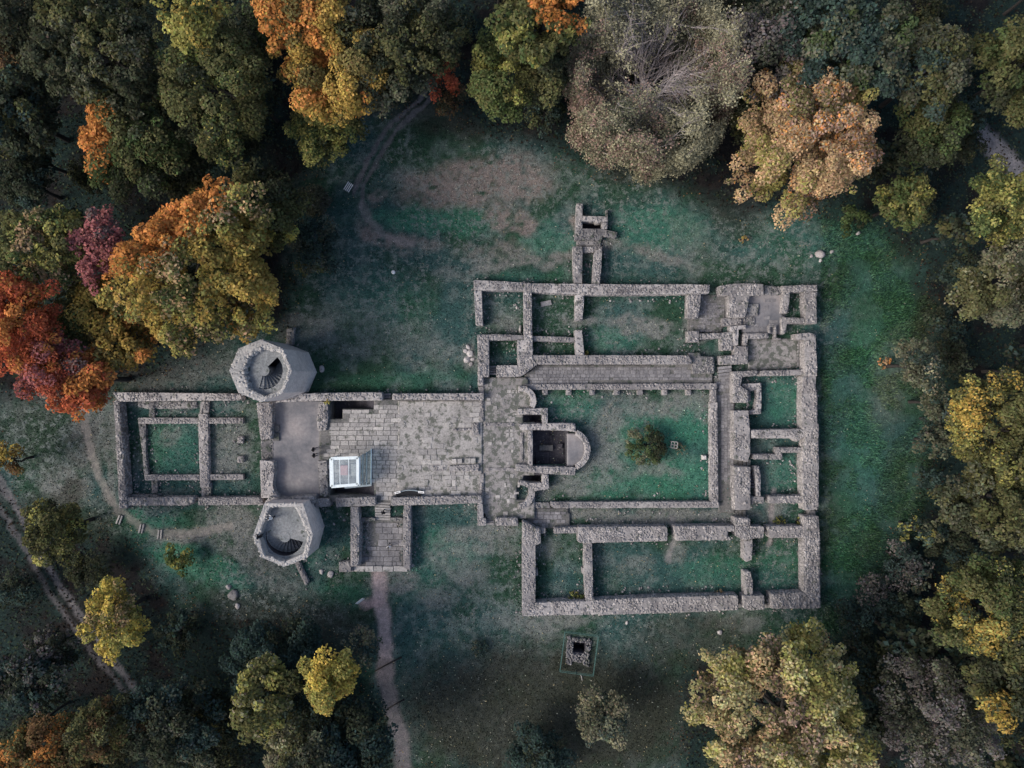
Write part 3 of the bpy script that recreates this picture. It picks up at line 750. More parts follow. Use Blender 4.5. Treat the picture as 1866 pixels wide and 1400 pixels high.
 ("north wall of the great northern room, east part", 4, [(0, 159), (300, 157), (468, 162), (462, 224), (402, 226), (304, 228), (0, 234)], 1.5, 'coursed'),
 ("tapering wall stump hanging from the north wall by the cobbles", 4, [(306, 230), (400, 230), (398, 300), (376, 412), (302, 410)], 1.5, 'rubble'),
 ("massive ruined block of the kitchen wall on the north side", 4, [(540, 172), (640, 154), (742, 152), (868, 156), (874, 236), (766, 242), (752, 320), (734, 402), (616, 404), (614, 238), (548, 236)], 1.5, 'rubble'),
 ("worn low stretch of the north wall beside the north east closet", 4, [(880, 172), (1010, 176), (1012, 200), (995, 236), (880, 238)], 0.8, 'low'),
 ("north wall of the tiny north east closet", 4, [(1014, 170), (1272, 162), (1274, 210), (1174, 212), (1076, 211), (1020, 206)], 1.5, 'rubble'),
 ("west wall of the tiny north east closet", 4, [(1022, 210), (1072, 214), (1054, 374), (1012, 372)], 1.4, 'rubble'),
 ("east wall of the tiny north east closet", 4, [(1176, 215), (1272, 215), (1268, 330), (1272, 450), (1194, 450), (1190, 410), (1182, 330)], 1.5, 'rubble'),
 ("south wall of the tiny north east closet", 4, [(1010, 406), (1080, 408), (1188, 412), (1190, 450), (1048, 452), (1036, 526), (1010, 530)], 1.2, 'rubble'),
 ("square hearth block beside the massive kitchen wall", 4, [(742, 306), (834, 306), (832, 392), (740, 392)], 0.7, 'low'),
 ("row of low blocks under the massive kitchen wall", 4, [(560, 412), (610, 410), (706, 410), (714, 468), (562, 472)], 0.7, 'coursed'),
 ("low paved ledge right of the row of low blocks", 4, [(720, 402), (805, 402), (810, 466), (722, 462)], 0.55, 'low'),
 ("hooked wall around the narrow slot in the north east", 4, [(620, 476), (740, 462), (742, 490), (684, 496), (680, 614), (646, 620), (642, 516), (620, 514)], 1.1, 'coursed'),
 ("low wall stepping to a square pier south of the cobbles", 4, [(388, 530), (550, 522), (638, 517), (640, 650), (556, 652), (552, 562), (388, 570)], 1.1, 'rubble'),
 ("speckled square pier west of the cobbles", 4, [(303, 510), (386, 508), (385, 588), (303, 591)], 1.2, 'rubble'),
 ("wall north of the gravel room beside the small niche", 4, [(722, 527), (908, 526), (908, 560), (752, 566), (748, 616), (718, 618)], 1.0, 'coursed'),
 ("thin raised frame of the small niche", 4, [(912, 466), (968, 466), (968, 560), (1005, 560), (1005, 572), (958, 568), (958, 476), (922, 476), (922, 524), (912, 524)], 0.95, 'coursed'),
 ("square block beside the slot at the cloister's north east corner", 4, [(655, 622), (754, 624), (755, 752), (546, 760), (542, 697), (652, 690)], 1.2, 'rubble'),
 ("outer east wall, upper stretch along the gravel room", 4, [(1118, 532), (1160, 526), (1224, 522), (1264, 537), (1266, 660), (1275, 790), (1270, 846), (1182, 846), (1180, 700), (1180, 574), (1118, 568)], 1.6, 'rubble'),
 ("thin kerb along the strip of grass in the gravel room", 4, [(1130, 575), (1140, 575), (1138, 775), (1128, 775)], 0.3, 'low'),
 ("outer east wall, worn stretch below the gravel room", 4, [(1166, 850), (1264, 850), (1262, 930), (1276, 1000), (1274, 1230), (1286, 1285), (1188, 1312), (1164, 1250), (1160, 1050)], 1.6, 'rubble'),
 ("L shaped wall at the head of the east cloister passage", 4, [(641, 814), (824, 806), (824, 842), (710, 852), (698, 920), (756, 960), (758, 1045), (645, 1045)], 1.5, 'rubble'),
 ("wall between gravel room and the grass room below it", 4, [(850, 808), (1000, 804), (1150, 799), (1176, 792), (1178, 838), (850, 845)], 1.3, 'coursed'),
 ("stepped boxed wall in the grass room of the east range", 4, [(712, 905), (854, 899), (855, 1040), (852, 1130), (768, 1134), (766, 1104), (806, 1100), (822, 1010), (820, 950), (770, 958), (712, 922)], 0.9, 'coursed'),
 ("wide wall east of the cloister, upper stretch", 4, [(648, 1108), (760, 1105), (768, 1240), (770, 1434), (752, 1490), (648, 1472)], 1.6, 'rubble'),
 # north west block
 ("north wall of the stony north west room", 3, [(91, 663), (300, 672), (443, 681), (443, 736), (150, 735), (92, 733)], 1.5, 'coursed'),
 ("west wall of the stony north west room", 3, [(93, 736), (145, 738), (150, 860), (155, 984), (106, 980)], 1.4, 'rubble'),
 ("tall partition east of the stony north west room", 3, [(446, 683), (499, 686), (502, 940), (504, 1050), (446, 1050), (444, 860)], 1.5, 'rubble'),
 ("north wall of the small square room", 3, [(116, 1050), (260, 1048), (440, 1056), (440, 1086), (196, 1088), (116, 1088)], 1.4, 'coursed'),
 ("west wall of the small square room", 3, [(117, 1090), (197, 1090), (198, 1344), (160, 1350), (158, 1360), (122, 1360)], 1.5, 'rubble'),
 ("east wall of the small square room with a pale patch", 3, [(400, 1090), (446, 1088), (446, 1054), (505, 1054), (509, 1170), (509, 1172), (404, 1172), (398, 1172)], 1.5, 'rubble'),
 ("north wall of the great northern room, west part", 3, [(503, 688), (800, 690), (1322, 695), (1322, 766), (875, 767), (500, 747)], 1.5, 'coursed'),
 ("upper partition wall west of the great northern room", 3, [(812, 768), (872, 768), (868, 860), (860, 944), (810, 950)], 1.4, 'rubble'),
 ("lower partition wall west of the great northern room", 3, [(808, 1020), (858, 1018), (866, 1100), (874, 1194), (814, 1196)], 1.4, 'rubble'),
 ("thin wall south of the room with the fallen slab", 3, [(508, 1061), (640, 1064), (806, 1070), (806, 1104), (510, 1094)], 1.0, 'coursed'),
 # northern annex
 ("left wall at the top of the narrow northern annex", 3, [(820, 120), (862, 122), (862, 200), (860, 296), (826, 374), (808, 376), (815, 300)], 1.0, 'rubble'),
 ("cross wall over the dark slot in the northern annex", 3, [(864, 207), (1038, 214), (1040, 244), (960, 256), (950, 244), (864, 244)], 1.0, 'rubble'),
 ("right wall of the dark slot in the northern annex", 3, [(1002, 248), (1042, 248), (1040, 298), (1002, 298)], 1.0, 'rubble'),
 ("thin spur at the top right of the northern annex", 3, [(1028, 166), (1041, 166), (1041, 212), (1028, 212)], 0.7, 'low'),
 ("broad landing with a spur to the right in the northern annex", 3, [(828, 298), (1004, 301), (1108, 326), (1100, 360), (1004, 350), (1000, 378), (826, 378)], 0.9, 'low'),
 ("dark sunken step below the landing of the northern annex", 3, [(822, 384), (992, 388), (990, 420), (820, 418)], 0.35, 'low'),
 ("left leg of the northern annex", 3, [(795, 425), (861, 426), (860, 560), (857, 685), (801, 685), (795, 560)], 1.2, 'rubble'),
 ("right leg of the northern annex", 3, [(948, 465), (1000, 424), (996, 560), (984, 690), (932, 690), (940, 560)], 1.2, 'rubble'),
 ("flat bridging slab at the top of the annex legs", 3, [(866, 428), (994, 422), (946, 462), (866, 464)], 0.8, 'coursed'),
 # odd bits outside
 ("thin slanting wall running from the lower tower onto the lawn", 0, [(535, 1024), (544, 1023), (562, 1062), (556, 1067)], 0.6, 'coursed'),
 ("short wall stub with carved pale stones above the upper tower", 0, [(522, 600), (536, 597), (533, 628), (521, 628)], 0.7, 'low'),
]
for wdef in WALLS:
    wall(*wdef)

# buttresses of the arcade: each a stone block that belongs to the arcade wall but stands on the lawn
for k, x in enumerate((500, 668, 835, 1008, 1174, 1348, 1518)):
    pts = zp(6, [(x, 275), (x + 36, 275), (x + 35, 310), (x + 1, 312)])
    which = ["first", "second", "third", "fourth", "fifth", "sixth", "seventh"][k]
    wall("short square buttress on the courtyard's north arcade, %s counted from the apse" % which, 0, pts, 0.62, 'coursed', name="buttress", cat="buttress", group="short buttresses on the courtyard's north arcade")

# ------------------------------------------------------------------ floors
def floor_cells(name, polys, z, mat, label, holes=(), cell=0.2, depth=-0.5, rough=0.02, parent=None):
    P = [[W(x, y, z) for x, y in p] for p in polys]
    allx = [q[0] for p in P for q in p]; ally = [q[1] for p in P for q in p]
    xs = np.arange(min(allx), max(allx) + cell, cell); ys = np.arange(min(ally), max(ally) + cell, cell)
    cx, cy = np.meshgrid((xs[:-1] + xs[1:]) / 2, (ys[:-1] + ys[1:]) / 2)
    keep = np.zeros(cx.shape, bool)
    for p in P: keep |= in_poly(cx, cy, p)
    for hpx in holes:
        a = W(hpx[0], hpx[1], z); b = W(hpx[2], hpx[3], z)
        keep &= ~((cx > min(a[0], b[0])) & (cx < max(a[0], b[0])) & (cy > min(a[1], b[1])) & (cy < max(a[1], b[1])))
    X, Y = np.meshgrid(xs, ys)
    Z = z + (fbm(X * 0.8, Y * 0.8, 91) - 0.5) * rough * 2 + RNG.uniform(-rough, rough, X.shape) * 0.4
    nx, ny = len(xs), len(ys)
    idx = np.arange(nx * ny).reshape(ny, nx)
    V = np.stack([X, Y, Z], -1).reshape(-1, 3)
    Vb = V.copy(); Vb[:, 2] = depth
    N = len(V)
    F = np.stack([idx[:-1, :-1], idx[:-1, 1:], idx[1:, 1:], idx[1:, :-1]], -1)[keep]
    S = []
    pad = np.pad(keep, 1)
    for (dy, dx, c0, c1) in ((0, -1, (1, 0), (0, 0)), (0, 1, (0, 1), (1, 1)), (-1, 0, (0, 0), (0, 1)), (1, 0, (1, 1), (1, 0))):
        nb = pad[1 + dy:1 + dy + keep.shape[0], 1 + dx:1 + dx + keep.shape[1]]
        jj, ii = np.nonzero(keep & ~nb)
        a = idx[jj + c0[0], ii + c0[1]]; b = idx[jj + c1[0], ii + c1[1]]
        S.append(np.stack([a, a + N, b + N, b], -1))
    V2 = np.concatenate([V, Vb]); F2 = np.concatenate([F] + S)
    used, inv = np.unique(F2, return_inverse=True)
    return obj(name, mesh_from(name, V2[used], inv.reshape(F2.shape)), mat, parent, label=label, kind="structure")

HOLES = [(599, 730, 681, 745), (599, 740, 623, 763), (599, 884, 683, 904)]
nave = floor_cells("nave_floor", [[(582, 728), (882, 728), (882, 915), (582, 915)]], 0.6, M['joint'], "paved floor of the roofless nave", HOLES, depth=-2.4)
nave_e = floor_cells("nave_weed_bed", [[(725, 730), (880, 730), (880, 912), (725, 912)]], 0.655, M['bed'], "weedy worn eastern floor of the nave", [], depth=0.5)
trans = floor_cells("transept_floor", [[(878, 688), (960, 688), (975, 730), (975, 945), (890, 948), (878, 930)]], 0.6, M['trans'], "weedy floor of the transept",
                    [(953, 756, 987, 770), (953, 865, 987, 879), (968, 784, 1034, 850), (942, 886, 964, 912)], depth=-0.5)
apse_floor = floor_cells("apse_floor", [zp(6, [(674, 580), (721, 586), (739, 593), (756, 602), (771, 614), (784, 628), (794, 644), (802, 662), (806, 681), (808, 700), (806, 719), (802, 738), (794, 756), (784, 772), (771, 786), (756, 798), (739, 807), (721, 814), (674, 820)])], 0.75, M['plaster'], "plastered half round floor of the main apse", [], depth=-0.5)
court = floor_cells("court_floor", [zp(1, [(850, 380), (1160, 380), (1160, 900), (850, 900)])], 0.45, M['plaster'], "smooth plastered court between the two towers", [], depth=-0.4)
walk_n = floor_cells("north_walk_floor", [zp(6, [(372, 170), (470, 95), (1712, 90), (1712, 232), (372, 238)])], 0.3, M['joint'], "bed of the north cloister walk")
walk_e = floor_cells("east_walk_floor", [[(1300, 690), (1338, 690), (1338, 935), (1310, 935)]], 0.12, M['joint'], "bed of the east cloister walk")
walk_s = floor_cells("south_walk_floor", [zp(7, [(130, 112), (480, 108), (492, 250), (260, 258), (130, 200)])], 0.25, M['joint'], "bed of the paved end of the south cloister walk")
porch = floor_cells("porch_floor", [[(652, 948), (738, 948), (738, 1040), (652, 1040)]], 0.06, M['joint'], "bed of the porch paving")
kitchen = floor_cells("kitchen_floor", [zp(4, [(760, 236), (1010, 210), (1005, 380), (1030, 400), (1010, 530), (720, 530), (700, 410), (735, 395)])], 0.45, M['plaster'], "worn stone floor of the kitchen")
gravel = floor_cells("gravel_floor", [zp(4, [(756, 566), (1125, 560), (1125, 790), (760, 800)])], 0.1, M['trans'], "gravelly floor of the north eastern room")
cobbles = floor_cells("cobble_bed", [zp(4, [(300, 400), (400, 230), (612, 230), (560, 520), (300, 520)])], 0.08, M['joint'], "bed of the cobbled strip")

# unit slabs shared by all the paving
SLABS = []
for k in range(8):
    b = MB()
    j = lambda s: random.uniform(-s, s)
    V = [(-.5 + j(.03), -.5 + j(.03), -.5), (.5 + j(.03), -.5 + j(.03), -.5), (.5 + j(.03), .5 + j(.03), -.5), (-.5 + j(.03), .5 + j(.03), -.5)]
    V2 = [(x * 0.95 + j(.012), y * 0.95 + j(.012), .5 + j(.1)) for x, y, _ in V]
    b.add(V + V2, [[4, 5, 6, 7], [0, 1, 5, 4], [1, 2, 6, 5], [2, 3, 7, 6], [3, 0, 4, 7]])
    SLABS.append({})
    SLABS[-1]['src'] = b
def slab_mesh(k, mat):
    d = SLABS[k]
    if mat.name not in d:
        me = d['src'].mesh("paving_stone"); me.materials.append(mat); d[mat.name] = me
    return d[mat.name]

def pave(parent, poly_px, z, rows, lens, mat, holes=(), keep=1.0, limit=300, vertical=False, gap=0.025, patchy=0.0, name="paving_stone", jitter=0.01, thick=0.09):
    poly = [W(x, y, z) for x, y in poly_px]
    hol = []
    for hpx in holes:
        a = W(hpx[0], hpx[1], z); b = W(hpx[2], hpx[3], z)
        hol.append((min(a[0], b[0]), max(a[0], b[0]), min(a[1], b[1]), max(a[1], b[1])))
    xs = [p[0] for p in poly]; ys = [p[1] for p in poly]
    U0, U1, V0, V1 = (min(ys), max(ys), min(xs), max(xs)) if vertical else (min(xs), max(xs), min(ys), max(ys))
    out = []
    v = V0
    while v < V1:
        rh = random.uniform(*rows)
        u = U0 - random.uniform(0, lens[0])
        while u < U1:
            L = random.uniform(*lens)
            cu, cv = u + L / 2, v + rh / 2
            x, y = (cv, cu) if vertical else (cu, cv)
            hx, hy = (rh / 2, L / 2) if vertical else (L / 2, rh / 2)
            corners = [(x - hx * .9, y - hy * .9), (x + hx * .9, y - hy * .9), (x + hx * .9, y + hy * .9), (x - hx * .9, y + hy * .9)]
            ok = all(in_poly(np.array([c[0]]), np.array([c[1]]), poly)[0] for c in corners)
            for a, b, c, d in hol:
                if x + hx > a and x - hx < b and y + hy > c and y - hy < d: ok = False
            if ok and patchy and fbm(np.array([x * .45]), np.array([y * .45]), 77)[0] > 0.62 - patchy * 0.2: ok = False
            if ok and random.random() < keep:
                out.append((x, y, hx * 2 - gap, hy * 2 - gap))
            u += L
        v += rh
    out.sort(key=lambda t: -t[2] * t[3])
    for x, y, lx, ly in out[:limit]:
        o = bpy.data.objects.new(name, slab_mesh(random.randrange(8), mat))
        COL.objects.link(o)
        o.parent = parent
        o.location = (x, y, z + random.uniform(-.008, .012) + 0.02 - thick / 2 + 0.035)
        o.rotation_euler = (random.uniform(-.008, .008), random.uniform(-.008, .008), random.uniform(-jitter, jitter) + (math.pi if random.random() < .5 else 0))
        o.scale = (lx, ly, thick)
    if len(out) > limit:
        rest = np.array(out[limit:])
        me = stones_mesh("small_paving", np.column_stack([rest[:, 0], rest[:, 1], np.full(len(rest), z + 0.01)]), np.column_stack([rest[:, 2] / 2, rest[:, 3] / 2, np.full(len(rest), 0.05)]), np.zeros(len(rest)), 0.01, 0.05, 0.06)
        obj("small_paving", me, mat, parent, kind="stuff")
    return len(out)

pave(nave, [(590, 730), (752, 730), (752, 912), (590, 912)], 0.6, (0.42, 0.62), (0.65, 1.35), M['slab'], HOLES, 0.985, 300)
pave(nave_e, [(752, 732), (878, 732), (878, 905), (752, 905)], 0.66, (0.45, 0.8), (0.5, 1.3), M['slab'], (), 0.62, 150, patchy=0.55, gap=0.06, jitter=0.05, thick=0.07)
pave(walk_n, zp(6, [(374, 172), (470, 98), (1560, 98), (1560, 165), (1708, 165), (1708, 230), (374, 234)]), 0.3, (0.32, 0.55), (0.35, 0.75), M['walk'], (), 0.985, 300)
pave(walk_e, [(1306, 715), (1337, 715), (1337, 880), (1309, 880)], 0.12, (0.3, 0.5), (0.3, 0.55), M['walk'], (), 0.97, 200, vertical=True, jitter=0.04)
pave(walk_s, zp(7, [(136, 116), (470, 112), (470, 250), (264, 255), (136, 196)]), 0.25, (0.35, 0.6), (0.4, 0.8), M['walk'], (), 0.97, 120)
pave(porch, [(653, 951), (738, 951), (738, 1034), (655, 1034)], 0.06, (0.45, 0.85), (0.4, 1.2), M['walk'], [(655, 950, 683, 984)], 0.96, 150, jitter=0.03)
pave(trans, [(882, 692), (948, 692), (948, 940), (882, 940)], 0.6, (0.3, 0.6), (0.3, 0.7), M['slab'], (), 0.35, 120, patchy=0.5, jitter=0.2, thick=0.06, gap=0.1)
pave(kitchen, zp(4, [(840, 240), (1000, 220), (1000, 380), (1000, 520), (740, 520), (830, 400)]), 0.45, (0.4, 0.9), (0.5, 1.2), M['walk'], (), 0.6, 60, patchy=0.3, jitter=0.06, thick=0.06, gap=0.06)
pave(cobbles, zp(4, [(310, 400), (405, 235), (600, 240), (550, 515), (310, 515)]), 0.08, (0.2, 0.32), (0.2, 0.36), M['walk'], (), 0.75, 280, jitter=0.3, name="cobble", patchy=0.3)
pave(walk_e, [(1302, 668), (1336, 672), (1336, 714), (1304, 714)], 0.14, (0.3, 0.5), (0.4, 0.7), M['walk'], (), 0.9, 40)
# porch sill: five dressed slabs
sx = [632, 645, 665, 681, 697, 717, 743]
sill = thing("porch_sill", "row of pale dressed slabs closing the south side of the porch", "sill", (*W(690, 1037, 0.25), 0))
for a, b_ in zip(sx[:-1], sx[1:]):
    x0, y0 = W(a, 1032, 0.25); x1, y1 = W(b_, 1042, 0.25)
    o = bpy.data.objects.new("sill_slab", slab_mesh(random.randrange(8), M['slab'])); COL.objects.link(o); o.parent = sill
    o.location = ((x0 + x1) / 2 - sill.location.x, (y0 + y1) / 2 - sill.location.y, 0.1 + random.uniform(-.02, .03)); o.scale = (x1 - x0 - .02, y0 - y1, 0.36)

# ------------------------------------------------------------------ stairs and pits
def stairs(label, p0, p1, width, z0, z1, n, mat, parent=None, solid=None):
    """steps from pixel p0 (height z0) to p1 (height z1)"""
    a = Vector((*W(*p0, z0), z0)); b = Vector((*W(*p1, z1), z1))
    d = Vector((b.x - a.x, b.y - a.y, 0)); L = d.length; ang = math.atan2(d.y, d.x)
    t = parent or thing("stone_stair", label, "stairs", (a.x, a.y, min(z0, z1)), ang)
    low = (min(z0, z1) - 0.35) if solid is None else solid
    for k in range(n):
        z = z0 + (z1 - z0) * (k + 0.5) / n
        x0 = L * k / n; x1 = L * (k + 1) / n - 0.075
        m = MB(); h = z - low
        m.box(((x0 + x1) / 2 + random.uniform(-.01, .01), random.uniform(-.03, .03), low + h / 2 - min(z0, z1)), (x1 - x0, width + random.uniform(-.04, .04), h), random.uniform(-.015, .015), 0.0)
        me = m.mesh("step")
        o = obj("step", me, mat, t)
    return t

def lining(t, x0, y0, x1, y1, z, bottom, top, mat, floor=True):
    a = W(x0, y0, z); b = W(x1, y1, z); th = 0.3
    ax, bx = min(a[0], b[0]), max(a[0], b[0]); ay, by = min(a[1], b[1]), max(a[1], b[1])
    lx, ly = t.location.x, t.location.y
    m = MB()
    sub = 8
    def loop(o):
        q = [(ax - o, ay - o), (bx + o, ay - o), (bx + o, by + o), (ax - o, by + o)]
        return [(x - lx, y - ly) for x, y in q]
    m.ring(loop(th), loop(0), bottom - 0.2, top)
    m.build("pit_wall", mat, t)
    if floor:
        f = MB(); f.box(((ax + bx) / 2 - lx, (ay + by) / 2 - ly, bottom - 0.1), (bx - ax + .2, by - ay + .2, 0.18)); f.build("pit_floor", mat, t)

# dark stair pit on the north side of the nave
p = thing("stair_pit", "dark L shaped stair pit sunk into the north west corner of the nave", "stair pit", (*W(612, 750, 0.6), 0))
f = MB(); a = W(590, 725, .6); b = W(690, 770, .6)
f.box(((a[0] + b[0]) / 2 - p.location.x, (a[1] + b[1]) / 2 - p.location.y, -2.3), (b[0] - a[0], a[1] - b[1], 0.2)); f.build("pit_floor", M['dark'], p)
x0, y = W(681.5, 737.5, 0.6); x1, _ = W(636, 737.5, 0.6); w = (W(0, 730, .6)[1] - W(0, 745, .6)[1]) - 0.04
for k in range(13):
    m = MB(); z = 0.25 - k * 0.21; xa = x0 + (x1 - x0) * k / 13; xb = x0 + (x1 - x0) * (k + 1) / 13
    m.box(((xa + xb) / 2 - p.location.x, y - p.location.y, (z - 2.3) / 2), (abs(xb - xa) + .02, w, z + 2.3 - 0.01)); m.build("step", M['dark'], p)
# stair pit below the glass shelter
p = thing("stair_pit", "dark straight stair pit below the glass shelter in the nave", "stair pit", (*W(640, 894, 0.6), 0))
f = MB(); a = W(590, 880, .6); b = W(690, 908, .6)
f.box(((a[0] + b[0]) / 2 - p.location.x, (a[1] + b[1]) / 2 - p.location.y, -2.3), (b[0] - a[0], a[1] - b[1], 0.2)); f.build("pit_floor", M['dark'], p)
x0, y = W(683, 894, 0.6); x1, _ = W(626, 894, 0.6); w = (W(0, 884, .6)[1] - W(0, 904, .6)[1]) - 0.04
for k in range(13):
    m = MB(); z = 0.35 - k * 0.2; xa = x0 + (x1 - x0) * k / 13; xb = x0 + (x1 - x0) * (k + 1) / 13
    m.box(((xa + xb) / 2 - p.location.x, y - p.location.y, (z - 2.3) / 2), (abs(xb - xa) + .02, w, z + 2.3 - 0.01)); m.build("step", M['dark'], p)
# the two small stair pits beside the crypt room
for (x0p, y0p, x1p, y1p, lab) in ((953, 756.5, 986.5, 769.5, "small dark stair pit on the north side of the crypt room"), (953, 865.5, 987, 878.5, "small dark stair pit on the south side of the crypt room")):
    p = thing("stair_pit", lab, "stair pit", (*W((x0p + x1p) / 2, (y0p + y1p) / 2, 0.3), 0))
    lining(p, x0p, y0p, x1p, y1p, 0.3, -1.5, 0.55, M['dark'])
    a = W(x0p, y0p, .3); b = W(x1p, y1p, .3); L = b[0] - a[0]
    for k in range(4):
        m = MB(); z = 0.3 - k * 0.36
        m.box((a[0] + L * (0.06 + 0.12 * k) - p.location.x, 0, (z - 1.5) / 2), (L * 0.12, a[1] - b[1] - .03, z + 1.49)); m.build("step", M['dark'], p)
# the crypt room
p = thing("crypt_room", "sunken square crypt room with a grave slab on its dark floor", "crypt", (*W(1000, 816, 0.3), 0))
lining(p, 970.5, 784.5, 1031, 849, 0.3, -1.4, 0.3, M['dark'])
for (zx, zy, lx, ly, hh, nm) in ((570, 665, 225, 95, .45, "grave_slab"), (445, 890, 70, 55, .3, "stone_block"), (795, 640, 70, 85, .35, "stone_block"), (455, 410, 90, 50, .3, "stone_block"), (520, 560, 230, 20, .14, "floor_edge"), (650, 520, 26, 120, .14, "floor_edge"), (830, 720, 40, 120, .16, "floor_edge"), (510, 830, 230, 190, .1, "floor_edge")):
    x, y = W(930 + zx / 8.75, 740 + zy / 8.75, -1.1)
    m = MB(); m.box((x - p.location.x, y - p.location.y, -1.4 + hh / 2), (lx / 8.75 / PX, ly / 8.75 / PX, hh), random.uniform(-.04, .04), .05); m.build(nm, M['dark'] if nm != "grave_slab" else M['joint'], p)
# small things: porch steps, passage steps
stairs("grey stone steps going down from the nave into the porch", (697, 911), (697, 949), 1.85, 0.62, 0.1, 8, M['slab'], solid=-0.3)
stairs("worn fan of stone steps at the cloister's north east corner", zp(4, [(580, 772)])[0], zp(4, [(582, 872)])[0], 1.6, 0.75, 0.2, 4, M['walk'], solid=-0.3)
stairs("hidden narrow dark stair behind the wide wall in the east range", zp(5, [(742, 290)])[0], zp(5, [(745, 430)])[0], 0.6, 0.1, 0.95, 7, M['dark'], solid=-0.3)
stairs("dark narrow steps between the small square room and the transept", zp(6, [(149, 105)])[0], zp(6, [(149, 172)])[0], 0.8, 0.1, 0.55, 4, M['walk'], solid=-0.3)
stairs("low dark steps through the gap in the wide wall of the east range", zp(5, [(615, 246)])[0], zp(5, [(734, 250)])[0], 0.7, 0.15, 0.5, 4, M['joint'], solid=-0.3)
stairs("sunken dark steps through the gap by the squared end block", zp(5, [(620, 606)])[0], zp(5, [(700, 608)])[0], 0.8, 0.1, 0.4, 3, M['joint'], solid=-0.3)
stairs("dark threshold steps at the transept's south door", zp(6, [(132, 1188)])[0], zp(6, [(132, 1235)])[0], 0.95, 0.55, 0.15, 3, M['walk'], solid=-0.3)
stairs("grey threshold steps in the gap of the nave's north wall", (705, 731), (705, 716), 0.95, 0.55, 0.1, 3, M['walk'], solid=-0.3)
stairs("sunken stone ledge inside the boxed wall of the east range", zp(4, [(735, 935)])[0], zp(4, [(735, 1040)])[0], 1.2, 0.55, 0.25, 2, M['low'], solid=-0.3)

# slot in the north annex
p = thing("shaft", "dark rectangular slot between the walls of the northern annex", "shaft", (*W(*zp(3, [(932, 272)])[0], 0.3), 0))
q = zp(3, [(862, 246), (1002, 296)])
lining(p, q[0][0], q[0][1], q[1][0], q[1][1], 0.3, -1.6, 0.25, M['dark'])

# ------------------------------------------------------------------ towers
def poly_ray(poly, cx, cy, a):
    dx, dy = math.cos(a), math.sin(a); best = 1e9
    for (x0, y0), (x1, y1) in zip(poly, poly[1:] + poly[:1]):
        ex, ey = x1 - x0, y1 - y0
        den = dx * ey - dy * ex
        if abs(den) < 1e-9: continue
        t = ((x0 - cx) * ey - (y0 - cy) * ex) / den
        u = ((x0 - cx) * dy - (y0 - cy) * dx) / den
        if t > 0 and -1e-6 <= u <= 1 + 1e-6: best = min(best, t)
    return best

